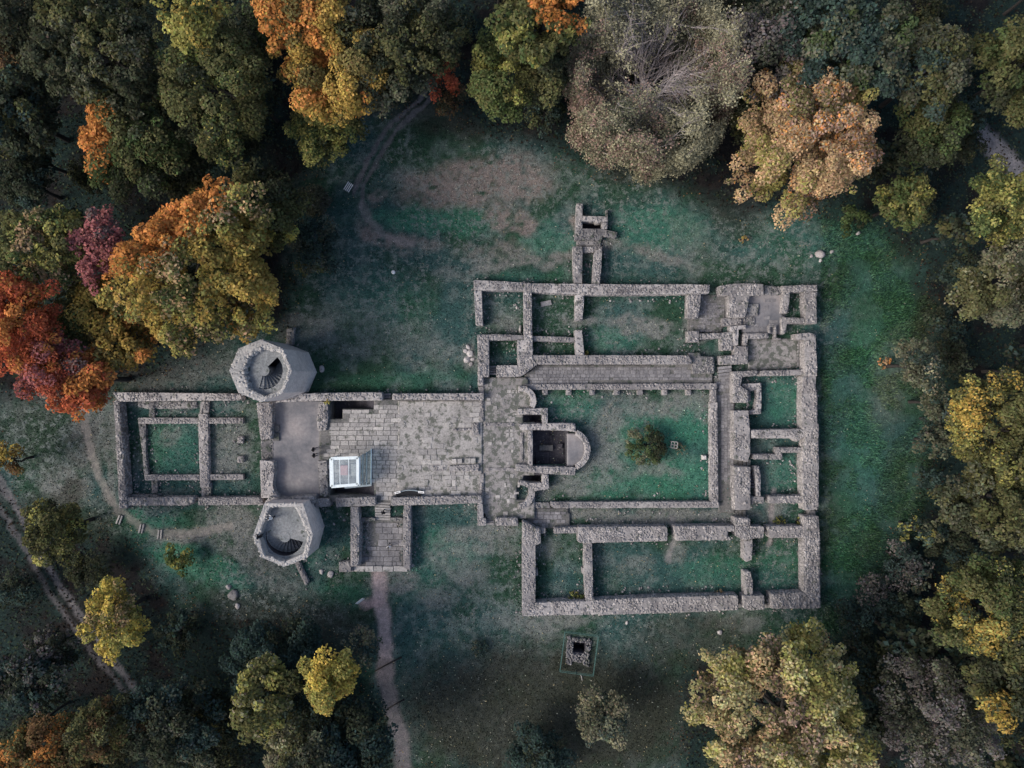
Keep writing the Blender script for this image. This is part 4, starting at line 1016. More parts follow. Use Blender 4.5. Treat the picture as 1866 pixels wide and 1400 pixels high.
def tower(label, outer_px, inner_px, h, stair_px, a_deep, a_shallow, nstep, rcol, rout, ragged, deckdrop):
    O = ccw([W(x, y, h) for x, y in outer_px]); I = ccw([W(x, y, h) for x, y in inner_px])
    c = (sum(x for x, y in O) / len(O), sum(y for x, y in O) / len(O))
    t = thing("stair_tower", label, "tower", (c[0], c[1], 0))
    O = [(x - c[0], y - c[1]) for x, y in O]; I = [(x - c[0], y - c[1]) for x, y in I]
    zd = h - deckdrop
    n = 64
    sx, sy = W(*stair_px, zd); sx -= c[0]; sy -= c[1]
    ang = [2 * math.pi * k / n for k in range(n)]
    def at(poly, a, cx=0, cy=0):
        r = poly_ray(poly, cx, cy, a); return (cx + r * math.cos(a), cy + r * math.sin(a))
    ic = (sum(x for x, y in I) / len(I), sum(y for x, y in I) / len(I))
    # outer wall: keep the corners sharp by sampling each side
    def side_pts(poly, k):
        out = []
        for i in range(len(poly)):
            a, b = poly[i], poly[(i + 1) % len(poly)]
            for j in range(k): out.append((a[0] + (b[0] - a[0]) * j / k, a[1] + (b[1] - a[1]) * j / k))
        return out
    k = 10
    op = side_pts(O, k)
    m = MB(); N = len(op); zl = np.linspace(-0.6, h, 9)
    V = []
    for iz, z in enumerate(zl):
        for (x, y) in op:
            e = 1 + (0.012 if iz == 0 else 0) + random.uniform(-.003, .003)
            V.append((x * e, y * e, z + (random.uniform(-.05, .02) if iz == len(zl) - 1 else 0)))
    F = [[iz * N + i, iz * N + (i + 1) % N, (iz + 1) * N + (i + 1) % N, (iz + 1) * N + i] for iz in range(len(zl) - 1) for i in range(N)]
    m.add(V, F); m.build("wall", M['tower'], t)
    # rim: ring from outer edge to inner opening, then the inner face down to the deck
    rim = MB(); V = []; rings = 5
    for i, (x, y) in enumerate(op):
        a = math.atan2(y - ic[1], x - ic[0])
        r_in = poly_ray(I, ic[0], ic[1], a)
        if ragged:
            side = max(0, math.cos(a - math.radians(170)))
            r_in *= 1 - 0.02 * side + random.uniform(-.04, .02) * (0.4 + side)
        ix, iy = ic[0] + r_in * math.cos(a), ic[1] + r_in * math.sin(a)
        for j in range(rings):
            u = j / (rings - 1)
            V.append((x + (ix - x) * u, y + (iy - y) * u, h - 0.005 + random.uniform(-.04, .03) - (0.10 if j == rings - 1 else 0)))
        slope = 0.97 if not ragged else 0.98 - 0.035 * max(0, math.cos(a - math.radians(160)))
        V.append((ic[0] + r_in * slope * math.cos(a), ic[1] + r_in * slope * math.sin(a), zd - 0.1))
        V[-1] = V[-1]
    R = rings + 1
    F = []
    for i in range(N):
        j = (i + 1) % N
        for q in range(R - 1):
            F.append([i * R + q, j * R + q, j * R + q + 1, i * R + q + 1])
    rim.add(V, F); r_ = rim.build("parapet", M['towertop'], t)
    # loose masonry on the rim
    pos, half, yaw = [], [], []
    for i in range(0, N):
        for q in range(1):
            u = random.random() * 0.95
            a = V[i * R]; b = V[i * R + rings - 1]
            pos.append((a[0] + (b[0] - a[0]) * u, a[1] + (b[1] - a[1]) * u, h - 0.03)); half.append((random.uniform(.1, .22), random.uniform(.08, .18), random.uniform(.03, .06))); yaw.append(random.uniform(0, 3))
        if ragged and math.cos(math.atan2(V[i * R][1], V[i * R][0]) - math.radians(150)) > 0.0:
            for q in range(4):
                b = V[i * R + rings - 1]; bb = V[i * R + rings]; u = random.random()
                pos.append((b[0] + (bb[0] - b[0]) * u, b[1] + (bb[1] - b[1]) * u, b[2] + (bb[2] - b[2]) * u)); half.append((random.uniform(.1, .2), random.uniform(.1, .2), random.uniform(.06, .14))); yaw.append(random.uniform(0, 3))
    obj("rim_stones", stones_mesh("rim_stones", np.array(pos), np.array(half), np.array(yaw), .15, .25, .25), M['towertop'], r_, kind="stuff")
    # deck with the sector of the spiral stair left open
    span = (a_shallow - a_deep) % 360
    def in_sector(d): return ((d - a_deep) % 360) < span
    dk = MB(); n = 120
    for q in range(n):
        d0, d1 = 360 * q / n, 360 * (q + 1) / n
        a0, a1 = math.radians(d0), math.radians(d1)
        P = lambda r, a, z=zd: (sx + r * math.cos(a), sy + r * math.sin(a), z)
        e0 = poly_ray(O, sx, sy, a0) * 0.985; e1 = poly_ray(O, sx, sy, a1) * 0.985
        dk.add([P(rout, a0), P(e0, a0), P(e1, a1), P(rout, a1)], [[0, 1, 2, 3]])
        if not in_sector((d0 + d1) / 2):
            dk.add([P(rcol, a0), P(rout, a0), P(rout, a1), P(rcol, a1)], [[0, 1, 2, 3]])
    dk.build("deck", M['deck'], t)
    sh = MB()
    nn = 60; zb = zd - nstep * 0.2 - 1.0
    V = [(sx + rout * math.cos(2 * math.pi * i / nn), sy + rout * math.sin(2 * math.pi * i / nn), z) for z in (zb, zd - 0.002) for i in range(nn)]
    sh.add(V, [[i, nn + i, nn + (i + 1) % nn, (i + 1) % nn] for i in range(nn)] + [list(range(nn))])
    sh.build("stair_shaft", M['dark'], t)
    cl = MB(); cl.tube([(sx, sy, zb), (sx, sy, zd + 0.03)], [rcol + .01, rcol + .01], 24); cl.build("newel_post", M['deck'], t)
    for q in range(nstep):                                   # shallow steps first, each lower than the last
        d0 = a_deep + span * q / nstep; d1 = a_deep + span * (q + 1) / nstep + 1.5
        st = MB(); z = zd - 0.13 - q * 0.2
        segs = 4; V = []
        for r in (rcol, rout - 0.02):
            for s_ in range(segs + 1):
                a = math.radians(d0 + (d1 - d0) * s_ / segs); V.append((sx + r * math.cos(a), sy + r * math.sin(a)))
        top = [(x, y, z) for x, y in V]; bot = [(x, y, z - 0.22) for x, y in V]; nv = len(V); F = []
        for s_ in range(segs):
            a_, b_, c_, d_ = s_, s_ + 1, segs + 1 + s_ + 1, segs + 1 + s_
            F += [[d_, c_, b_, a_], [nv + a_, nv + b_, nv + c_, nv + d_], [a_, b_, nv + b_, nv + a_], [c_, d_, nv + d_, nv + c_]]
        F += [[0, nv, nv + segs + 1, segs + 1], [segs, 2 * segs + 1, nv + 2 * segs + 1, nv + segs]]
        st.add(top + bot, F); st.build("step", M['deck'], t)
    rl = MB(); pts = []
    for q in range(25):
        a = math.radians(a_deep + span * q / 24); pts.append((sx + (rout - .22) * math.cos(a), sy + (rout - .22) * math.sin(a), zd + 0.15 - max(0, q - 2) / 24 * nstep * 0.2))
    rl.tube(pts, [.03] * 25, 5); rl.build("handrail", M['rail'], t)
    return t

UP = [(697 + 532 * math.cos(math.radians(a)), 800 - 532 * math.sin(math.radians(a))) for a in range(0, 360, 45)]
UP = [(400 + x / 9.33, 590 + y / 9.33) for x, y in UP]
UPI = [(770 + 405 * math.cos(math.radians(a)), 812 - 425 * math.sin(math.radians(a))) for a in range(0, 360, 45)]
UPI = [(400 + x / 9.33, 590 + y / 9.33) for x, y in UPI]
T_UP = tower("upper octagonal stair tower with a broad pale parapet, north of the west court", UP, UPI, 9.5, (481, 675.5), 45 - 150, 45, 12, 0.58, 2.05, True, 0.75)
LO = [(440 + x / 7.78, 890 + y / 7.78) for x, y in ((325, 215), (872, 215), (1012, 665), (925, 990), (602, 1112), (290, 985), (160, 682))]
LOI = [(440 + x / 7.78, 890 + y / 7.78) for x, y in ((395, 270), (758, 266), (945, 662), (872, 932), (604, 1048), (335, 952), (245, 690))]
T_LO = tower("lower stair tower with a thin parapet and two visitors on its deck", LO, LOI, 4.9, (519, 978.5), -195, -15, 15, 0.62, 2.2, False, 1.0)
# pale pinkish wall piece between the lower tower and the court
wall("pale rendered wall joining the lower tower to the court's south edge", 0, [(490, 906), (520, 910), (545, 904), (571, 904), (573, 918), (482, 917)], 2.2, 'coursed')

# ------------------------------------------------------------------ glass shelter over the crypt entrance
ZR, ZB = 3.5, 0.62
sh = thing("glass_shelter", "pale metal and glass shelter standing over the stair in the nave", "shelter", (*W(631, 862, 2.0), ZB))
ox, oy = sh.location.x, sh.location.y
def RP(px, py, z): x, y = W(px, py, z); return Vector((x - ox, y - oy, z - ZB))
A, B, C, D = RP(603, 836, ZR), RP(652, 834, ZR), RP(652, 883, ZR), RP(604, 887, ZR)
m = MB()
for u, v in ((A, B), (B, C), (C, D), (D, A)): m.bar(u, v, 0.34, 0.12)
m.bar(A + Vector((.25, 0, .07)), D + Vector((.25, 0, .07)), .1, .08)
m.build("roof_frame", M['metal'], sh)
for k in range(2):
    m = MB(); u = (k + 1) / 3
    m.bar(A.lerp(B, u) + Vector((0, 0, .03)), D.lerp(C, u) + Vector((0, 0, .03)), 0.07, 0.07); m.build("glazing_bar", M['metal'], sh)
for k in range(3):
    m = MB(); a0 = A.lerp(B, k / 3 + .015); a1 = A.lerp(B, (k + 1) / 3 - .015); d0 = D.lerp(C, k / 3 + .015); d1 = D.lerp(C, (k + 1) / 3 - .015)
    m.add([a0, a1, d1, d0, a0 + Vector((0, 0, .02)), a1 + Vector((0, 0, .02)), d1 + Vector((0, 0, .02)), d0 + Vector((0, 0, .02))], [[0, 3, 2, 1][::-1], [4, 5, 6, 7], [0, 1, 5, 4], [1, 2, 6, 5], [2, 3, 7, 6], [3, 0, 4, 7]])
    m.build("roof_pane", M['glass'], sh)
for P in (A, B, C, D):
    m = MB(); m.bar((P.x, P.y, 0), (P.x, P.y, P.z), 0.12); m.build("post", M['metal'], sh)
# the eastern side steps down in sheets from the roof to the base frame
edge = [(656, 834, 885, 3.35), (661.5, 828, 884, 2.7), (668.5, 824, 884, 1.9), (676.5, 818, 882, 0.75)]
prev = (B, C)
for k, (px, y0, y1, z) in enumerate(edge):
    a = RP(px, y0, z); c = RP(px - 0.5, y1, z)
    m = MB(); m.bar(a, c, 0.13, 0.12); m.build("side_rail", M['metal'] if k in (0, 3) else M['bluemetal'], sh)
    m = MB(); a0, c0 = prev[0].lerp(a, .06), prev[1].lerp(c, .06); a1, c1 = prev[0].lerp(a, .94), prev[1].lerp(c, .94)
    up = Vector((.015, 0, .015)); m.add([a0, a1, c1, c0, a0 + up, a1 + up, c1 + up, c0 + up], [[3, 2, 1, 0], [4, 5, 6, 7], [0, 1, 5, 4], [1, 2, 6, 5], [2, 3, 7, 6], [3, 0, 4, 7]])
    m.build("side_pane", M['glass'], sh)
    if k in (1, 2, 3):
        for q_, e_ in ((a, -.1), (c, .1)):
            m = MB(); m.bar((q_.x, q_.y + e_, 0), (q_.x, q_.y + e_, q_.z), .08); m.build("side_post", M['bluemetal'], sh)
    prev = (a, c)
m = MB(); m.bar(RP(677, 884, .75), RP(628, 889, .75), .22, .14); m.build("base_beam", M['bluemetal'], sh)
m = MB(); a, b = W(627.5, 857, .9); m.box((0, 0, 0), (0.95, 1.25, .5), .0, .08)
obj("carved_stone", m.mesh("carved_stone"), M['pinkstone'], None, "pinkish carved stone lying under the glass shelter", "carved stone", None, None, (a, b, .87))
m = MB(); a, b = W(646, 856, .8); m.box((0, 0, 0), (.8, 1.5, .4), .03, .05)
obj("stone_block", m.mesh("stone_block"), M['slab'], None, "tan stone block beside the pinkish stone under the glass shelter", "stone block", None, None, (a, b, .82))

# ------------------------------------------------------------------ people
def person(label, px, py, z, yaw, shirt, trousers, hair, pose="stand", hat=None):
    x, y = W(px, py, z + 1.5)
    root = thing("person", label, "person", (x, y, z), yaw, None)
    st = 0.16 if pose == "walk" else 0.03
    ln = 0.22 if pose == "lean" else 0.03
    arm = 0.42 if pose == "lean" else 0.12
    V = [(0, 0, .95), (0.01 + ln * .4, 0, 1.18), (ln * .8, 0, 1.38), (ln, 0, 1.5), (ln + .03, 0, 1.56), (ln + .04, 0, 1.68), (ln + .03, 0, 1.76),
         (ln * .8, .19, 1.42), (ln * .8 + .02, .25, 1.14), (ln * .8 + arm, .22, .93 if pose != "lean" else 1.08), (ln * .8, -.19, 1.42), (ln * .8 - .02, -.25, 1.14), (ln * .8 + arm * .8, -.22, .93 if pose != "lean" else 1.08),
         (0, .1, .88), (st * .8, .11, .5), (st, .11, .08), (st + .17, .12, .04), (0, -.1, .88), (-st * .3, -.11, .5), (-st, -.11, .08), (-st + .17, -.12, .04)]
    E = [(0, 1), (1, 2), (2, 3), (3, 4), (4, 5), (5, 6), (2, 7), (7, 8), (8, 9), (2, 10), (10, 11), (11, 12), (0, 13), (13, 14), (14, 15), (15, 16), (0, 17), (17, 18), (18, 19), (19, 20)]
    Rr = [.145, .135, .15, .07, .065, .1, .065, .075, .05, .035, .075, .05, .035, .1, .07, .05, .04, .1, .07, .05, .04]
    me = bpy.data.meshes.new("body"); me.from_pydata(V, E, []); me.update()
    o = obj("body", me, None, root)
    sk = o.modifiers.new("skin", 'SKIN'); sk.use_smooth_shade = True
    sv = me.skin_vertices[0].data
    for i, r in enumerate(Rr):
        sv[i].radius = (r * (0.8 if i in (1, 2, 0) else 1), r * (1.25 if i in (1, 2, 0) else 1)); sv[i].use_root = i == 0
    ss = o.modifiers.new("sub", 'SUBSURF'); ss.levels = 1; ss.render_levels = 1
    dg = bpy.context.evaluated_depsgraph_get()
    nm = bpy.data.meshes.new_from_object(o.evaluated_get(dg))
    o.modifiers.clear(); o.data = nm
    nm.materials.clear()
    for mt in (M['skin'], shirt, trousers, M['darkcloth']): nm.materials.append(mt)
    for p_ in nm.polygons:
        c = p_.center
        p_.material_index = 3 if c.z < .1 else 2 if c.z < .95 and abs(c.y) < .19 else 0 if c.z > 1.555 or (c.z < 1.06 and abs(c.y) > .19) else 1
        p_.use_smooth = True
    h = MB(); R = []
    for i in range(5):
        f = i / 4 * math.pi * .55; R.append([(ln + .03 + .125 * math.sin(f) * math.cos(a) - .015, .115 * math.sin(f) * math.sin(a), 1.69 + .13 * math.cos(f)) for a in np.linspace(0, 2 * math.pi, 10, endpoint=False)])
    h.add([v for r in R for v in r], [[i * 10 + k, (i + 1) * 10 + k, (i + 1) * 10 + (k + 1) % 10, i * 10 + (k + 1) % 10] for i in range(4) for k in range(10)])
    h.build("hair" if hat is None else "hat", hair if hat is None else hat, root, smooth=True)
    return root
P_ = "people visiting the ruin"
def pz(x): return x
person("person in dark clothes standing on the plastered court, the upper of two", 569, 820, 0.45, 0.1, M['darkcloth'], M['bluecloth'], M['hairdark'], "walk")["group"] = P_
person("person in dark jacket standing on the plastered court, the lower of two", 570, 831, 0.45, 0.2, M['darkcloth'], M['darkcloth'], M['hairdark'], "stand")["group"] = P_
person("person in black walking down the porch steps", 697.5, 935, 0.25, -2.0, M['darkcloth'], M['bluecloth'], M['hairdark'], "walk")["group"] = P_
person("person with a white top crossing the porch paving", 708, 998, 0.1, 1.9, M['whitecloth'], M['darkcloth'], M['hairdark'], "walk")["group"] = P_
person("person in a white shirt leaning over on the lower tower's deck", 492.5, 947, 3.9, 2.6, M['whitecloth'], M['darkcloth'], M['hairdark'], "lean")["group"] = P_
person("grey haired person in a dark jacket at the lower tower's left corner", 471, 980, 3.9, 3.1, M['darkcloth'], M['darkcloth'], M['hairgrey'], "lean")["group"] = P_

# ------------------------------------------------------------------ small things on the lawn
def rock(label, px, py, r, squash=0.6, mat=None, z=0.0, name="boulder", cat="boulder", group=None, seed=None):
    sd = seed if seed is not None else random.randrange(9999)
    g = np.random.default_rng(sd)
    V = []; nu, nv = 12, 7
    for i in range(nv):
        th = math.pi * i / (nv - 1)
        for k in range(nu):
            ph = 2 * math.pi * k / nu
            V.append((math.sin(th) * math.cos(ph), math.sin(th) * math.sin(ph), math.cos(th)))
    V = np.array(V)
    dirs = g.normal(size=(9, 3)); dirs /= np.linalg.norm(dirs, axis=1)[:, None]
    for d in dirs:
        dp = V @ d; cut = g.uniform(.55, .9); over = np.clip(dp - cut, 0, None); V = V - over[:, None] * d
    V = V * np.array([r, r * g.uniform(.65, .95), r * squash]) + g.normal(0, r * .02, V.shape)
    V[:, 2] += r * squash * .45
    F = [[i * nu + k, (i + 1) * nu + k, (i + 1) * nu + (k + 1) % nu, i * nu + (k + 1) % nu] for i in range(nv - 1) for k in range(nu)]
    x, y = W(px, py, z)
    zz = float(gz(np.array([x]), np.array([y]))[0]) if z == 0 else z
    return obj(name, mesh_from(name, V, np.array(F)), mat or M['rock'], None, label, cat, group, None, (x, y, zz), (0, 0, g.uniform(0, 6)))

rock("big grey boulder with pale broken flakes on the north east lawn", 1492, 463, 0.75, .6)
rock("pale flake of stone left of the big grey boulder", 1479, 467, 0.28, .4)
rock("pale lump of stone below the big grey boulder", 1495, 475, 0.26, .4)
rock("small white stone right of the big grey boulder", 1516, 459, 0.3, .5)
rock("pinkish grey stone under the little green bush in the north east", 1564, 425, 0.36, .5)
rock("rough grey outcrop on the lawn south of the west yard", 426, 1083, 0.85, .35, M['low'])
rock("pale stone at the upper end of the rough grey outcrop", 417, 1069, 0.4, .5)
rock("pale stone at the lower end of the rough grey outcrop", 433, 1104, 0.42, .5)
rock("squarish pale stone on the lawn between tower and porch, left one", 586, 1042, 0.34, .6)
rock("longer pale stone on the lawn between tower and porch, right one", 603, 1047, 0.5, .4)
rock("pale stone lying on the dry path south of the outer wall", 1142, 1135, 0.25, .5)
rock("bluish grey stone on the lawn below the outer wall's gate gap", 1312, 1152, 0.4, .4)
rock("white stone by the foot of the porch's east wall", 752, 1030, 0.22, .5)
rock("loose stone on the grass behind the upper tower, beside its right edge", 586, 672, 0.5, .3)
for k, (px, py, r) in enumerate([(853, 632, .42), (857, 645, .5), (851, 655, .55), (858, 664, .35), (848, 640, .3), (861, 655, .3)]):
    rock("pale broken stone in the loose heap west of the small square room", px, py, r, .45, None, 0, "pale_stone", "stone", "loose pale stones west of the small square room")
for k, (px, py, r) in enumerate([(911, 538, .17), (903, 539, .13), (923, 539, .13), (892, 561, .12), (942, 561, .2), (937, 556, .15), (883, 568, .14), (884, 540, .13), (917, 534, .12), (888, 536, .1), (946, 552, .1), (938, 566, .1)]):
    rock("small white stone on the grass of the stony north west room", px, py, r, .55, None, 0, "white_stone", "stone", "white stones scattered in the stony north west room")
for k, (px, py, r) in enumerate([(633, 937, .13), (621, 942, .12), (628, 948, .2), (609, 955, .18), (618, 944, .1), (640, 960, .12), (596, 1012, .12), (594, 1020, .13), (554, 1024, .12), (563, 1026, .1), (577, 1026, .12)]):
    rock("small pale stone on the lawn between the lower tower and the porch", px, py, r, .55, None, 0, "white_stone", "stone", "small pale stones beside the lower tower")
rng2 = random.Random(5)
for k in range(26):
    px, py = rng2.choice([(1275 + rng2.uniform(-40, 40), 560 + rng2.uniform(-20, 40)), (1310 + rng2.uniform(-12, 14), 560 + rng2.uniform(-12, 30))])
    rock("rough stone lying on the cobbled strip", 1308 + rng2.uniform(-14, 22), 552 + rng2.uniform(-12, 30), rng2.uniform(.12, .24), .5, None, 0, "loose_stone", "stone", "loose stones on the cobbled strip")

m = MB(); m.box((0, 0, .1), (1.3, .62, .3), 0, .04)
obj("fallen_slab", m.mesh("fallen_slab"), M['walk'], None, "tilted dark fallen slab in the room west of the great northern room", "stone slab", None, None, (*W(995, 553, .2), 0.02), (0.08, .05, .22))
m = MB(); m.tube([(-.45, 0, .16), (0, .02, .18), (.45, 0, .15)], [.14, .17, .13], 8)
obj("column_drum", m.mesh("column_drum", True), M['slab'], None, "short fallen column drum beside the partition of the stony room", "column drum", None, None, (*W(948, 600, .2), 0), (0, 0, 1.5))
m = MB(); m.box((0, 0, .28), (.52, .56, .56), .05, .1); m.box((0, 0, .62), (.4, .44, .14), .05, .1)
obj("stone_block", m.mesh("stone_block"), M['rock'], None, "pale square stone block on the courtyard grass by the east wall", "stone block", None, None, (*W(1283.5, 834, .5), 0))
m = MB(); m.box((0, .55, .2), (.75, .75, .4), 0, .04); m.box((0, -.5, .12), (.7, .95, .24), 0, .04)
obj("stone_block", m.mesh("stone_block"), M['joint'], None, "dark two step stone block against the upper entrance pier in the court", "stone block", None, None, (*W(503, 789, .7), .45))
for k, (x, y) in enumerate(((565, 645), (718, 642), (575, 378), (716, 372), (858, 380))):
    m = MB(); m.tube([(0, 0, 0), (0, 0, .06), (0, 0, .085)], [.42, .42, .38], 18); px, py = zp(2, [(x, y)])[0]
    lab = ["round column base in the nave's south row, the left one", "round column base in the nave's south row, the right one", "round column base in the nave's north row, the left one", "round column base in the nave's north row, the middle one", "round column base in the nave's north row, the right one"][k]
    obj("round_stone", m.mesh("round_stone"), M['bed'], None, lab, "column stone", "round column bases on the nave floor", None, (*W(px, py, .7), .64))
for k, (x, y, lx, ly) in enumerate(((892, 602, .62, .62), (926, 602, .6, .62), (974, 600, .78, .7), (1008, 600, .62, .64))):
    m = MB(); m.box((0, 0, .17), (lx, ly, .36), .03, .1); px, py = zp(2, [(x, y)])[0]
    lab = ["pale stone block in the aisle row of the nave, " + w_ for w_ in ("first from the left", "second from the left", "third from the left", "fourth, beside the wall stub")][k]
    obj("stone_block", m.mesh("stone_block"), M['slab'], None, lab, "stone block", "pale blocks in the aisle row of the nave", None, (*W(px, py, .9), .63))
m = MB(); m.tube([(0, 0, -.1), (0, 0, .28), (0, 0, .34)], [.24, .23, .15], 16); m.tube([(0, 0, .33), (0, 0, .37)], [.1, .09], 12)
obj("round_post", m.mesh("round_post"), M['white'], None, "round white stone post alone on the north west lawn", "post", None, None, (*W(716.5, 496, .3), 0))

# slatted bench by the track
bn = thing("slatted_bench", "low bench of four white slats beside the track in the north west", "bench", (*W(635, 341, .4), 0), math.radians(58))
for k in range(4):
    m = MB(); m.box((0, (k - 1.5) * .215, .42), (1.1, .1, .045)); m.build("slat", M['white'], bn)
for s in (-1, 1):
    m = MB(); m.box((s * .4, 0, .2), (.07, .72, .4)); m.build("leg", M['greywood'], bn)
# wooden steps on the slope
for k, (px, py, a, pale) in enumerate(((217.5, 947, 70, 0), (257.5, 963.5, 76, 0), (291, 974, 84, 1))):
    lab = ["darkest pair of timber step beams beside the ruin's south west corner", "middle pair of timber step beams on the path below the west yard", "palest pair of timber step beams at the head of the path"][k]
    t = thing("timber_step", lab, "timber step", (*W(px, py, .1), 0), math.radians(a), "timber steps on the path below the west yard")
    for s in (-1, 1):
        m = MB(); m.box((random.uniform(-.05, .05), s * .17, .07), (1.15, .17, .18), random.uniform(-.03, .03), .03); m.build("beam", M['wood'] if pale or s > 0 else M['greywood'], t)
# tilted white board by the path
t = thing("information_board", "tilted white board on two posts beside the pale path", "information board", (*W(657, 1096, .9), 0), math.radians(38))
for s in (-1, 1):
    m = MB(); m.bar((s * .32, 0, 0), (s * .32, 0, .95), .07); m.build("post", M['greywood'], t)
m = MB(); m.box((0, 0, 0), (1.05, .62, .04), rot=Matrix.Rotation(math.radians(62), 3, 'X')); o = m.build("panel", M['white'], t, loc=(0, .06, .98))
# curved rail with two panels at the nave's south wall
t = thing("curved_bench", "dark curved bench rail with a small white panel at each end in the nave", "bench", (*W(748, 899, .9), .62))
lx, ly = t.location.x, t.location.y
arc = []
for k in range(11):
    u = k / 10; px = 722 + (768 - 722) * u; py = 899.5 - 4.2 * math.sin(math.pi * u) - 2.5 * u
    x, y = W(px, py, .95); arc.append((x - lx, y - ly))
for nm, off, z, w_, hh in (("seat", -.22, .4, .62, .08), ("back_rail", .08, .62, .1, .1)):
    m = MB()
    for (a, b) in zip(arc[:-1], arc[1:]): m.bar((a[0], a[1] + off, z), (b[0], b[1] + off, z), w_, hh)
    m.build(nm, M['darkcloth'] if nm == "seat" else M['bluemetal'], t)
for k in (1, 5, 9):
    m = MB(); m.bar((arc[k][0], arc[k][1] - .2, 0), (arc[k][0], arc[k][1] - .2, .4), .1); m.build("leg", M['bluemetal'], t)
for (px, py, a) in ((724.5, 897.5, 15), (767.5, 897, -4)):
    x, y = W(px, py, 1.4)
    m = MB(); m.box((0, 0, 0), (.7, .26, .05)); pn = m.build("panel", M['white'], t, loc=(x - lx, y - ly, .8), rot=(.25, 0, math.radians(a)))
    m = MB(); m.box((0, .0, .028), (.46, .07, .012)); m.build("printed_strip", M['darkcloth'], pn)
# plant frame and block in the courtyard
t = thing("plant_frame", "small white square wooden frame around a sapling in the courtyard", "plant frame", (*W(1228.5, 811, .9), 0), -.12)
for s in (-1, 1):
    for r in (-1, 1):
        m = MB(); m.bar((s * .37, r * .37, 0), (s * .37, r * .37, .95), .07); m.build("post", M['wood'], t)
for (a, b) in (((-.37, -.37), (.37, -.37)), ((.37, -.37), (.37, .37)), ((.37, .37), (-.37, .37)), ((-.37, .37), (-.37, -.37)), ((-.37, 0), (.37, 0)), ((0, -.37), (0, .37))):
    m = MB(); m.bar((*a, .95), (*b, .95), .085, .06); m.build("slat", M['wood'], t)
# logs laid across the pale path
for (a, b, lab) in (((683, 1224), (732, 1198), "longer dark log laid across the pale path"), ((704, 1294), (737, 1275), "shorter dark log across the shaded end of the path")):
    x0, y0 = W(*a, .1); x1, y1 = W(*b, .1)
    m = MB(); m.tube([(x0 - x0, 0, .03), ((x1 - x0) / 2, (y1 - y0) / 2 + .05, .06), (x1 - x0, y1 - y0, .07)], [.07, .09, .1], 7)
    obj("log", m.mesh("log", True), M['bark'], None, lab, "log", "logs across the path", None, (x0, y0, 0.0))
# old well: stone collar, dark shaft and a rail around it
t = thing("old_well", "square dark well shaft in a collar of rubble on the south lawn", "well", (*W(1056, 1181, .2), 0), -.12); t.scale = (.86, .86, 1)
m = MB(); R = lambda a, b, c, d: [(a, b), (c, b), (c, d), (a, d)]
m.ring(R(-1.15, -1.0, 1.15, 1.0), R(-.85, -.72, .85, .72), -2.6, .12); m.build("pit_wall", M['dark'], t)
m = MB(); m.box((0, 0, -2.5), (1.8, 1.6, .15)); m.build("pit_floor", M['dark'], t)
pos, half, yaw = [], [], []
for k in range(420):
    x, y = random.uniform(-1.75, 1.55), random.uniform(-2.4, 1.35)
    if abs(x) < .95 and abs(y) < .85: continue
    if y < -1.0 and abs(x) > 1.6: continue
    if y < -2.0 and abs(x + .1) < .8: continue
    pos.append((x, y, .1 + random.uniform(0, .18))); half.append((random.uniform(.08, .2), random.uniform(.08, .17), random.uniform(.06, .13))); yaw.append(random.uniform(0, 3))
obj("collar_stones", stones_mesh("collar_stones", np.array(pos), np.array(half), np.array(yaw), .25, .3, .3), M['low'], t, kind="stuff")
t2 = thing("rail_fence", "thin green metal rail fence around the old well", "fence", (*W(1055, 1188, .5), 0), -.13)
cs = [(-2.0, -2.55), (2.05, -2.55), (2.05, 2.25), (-2.0, 2.25)]
for (a, b) in zip(cs, cs[1:] + cs[:1]):
    m = MB(); m.bar((*a, .85), (*b, .85), .06); m.build("rail", M['greenmetal'], t2)
    m = MB(); m.bar((*a, .45), (*b, .45), .045); m.build("rail", M['greenmetal'], t2)
    for u in (0, .5):
        x, y = a[0] + (b[0] - a[0]) * u, a[1] + (b[1] - a[1]) * u
        m = MB(); m.bar((x, y, -.1), (x, y, .88), .07); m.build("post", M['greenmetal'], t2)
m = MB(); m.tube([(0, 0, .03), (.3, .05, .05), (.75, .02, .04)], [.05, .06, .05], 6)
obj("stick", m.mesh("stick", True), M['wood'], None, "pale stick on the grass just below the well fence", "stick", None, None, (*W(1058, 1229, 0), .02), (0, 0, -1.35))

# ------------------------------------------------------------------ trees
PAL = dict(olive=(.088, .09, .04), dark=(.04, .046, .03), teal=(.036, .058, .052), greyg=(.095, .10, .068), yg=(.245, .235, .075), gold=(.33, .235, .065), orange=(.44, .19, .06),
           red=(.33, .085, .045), purple=(.3, .115, .11), tan=(.36, .25, .145), pale=(.2, .19, .125), yellow=(.42, .32, .075), green=(.06, .085, .035), brown=(.12, .075, .04), grey=(.12, .11, .105), pink=(.26, .18, .15), cream=(.36, .33, .17), bpale=(.3, .285, .19))

def leaf_cards(P, N, S, C, g):
    """one bent-free leaf spray per point: centre P, facing N, half size S, colour C"""
    n = len(P)
    N = N / np.maximum(np.linalg.norm(N, axis=1), 1e-6)[:, None]
    r = g.normal(size=(n, 3))
    T = np.cross(N, r); T /= np.maximum(np.linalg.norm(T, axis=1), 1e-6)[:, None]
    B = np.cross(N, T)
    a = S[:, None] * T; b = (S * g.uniform(.5, .8, n))[:, None] * B
    V = np.stack([P - a, P - b * 1.0 + a * g.uniform(-.3, .3, (n, 1)), P + a, P + b + a * g.uniform(-.3, .3, (n, 1))], 1).reshape(-1, 3)
    F = np.arange(n * 4).reshape(n, 4)
    return V, F, np.repeat(C, 4, 0)

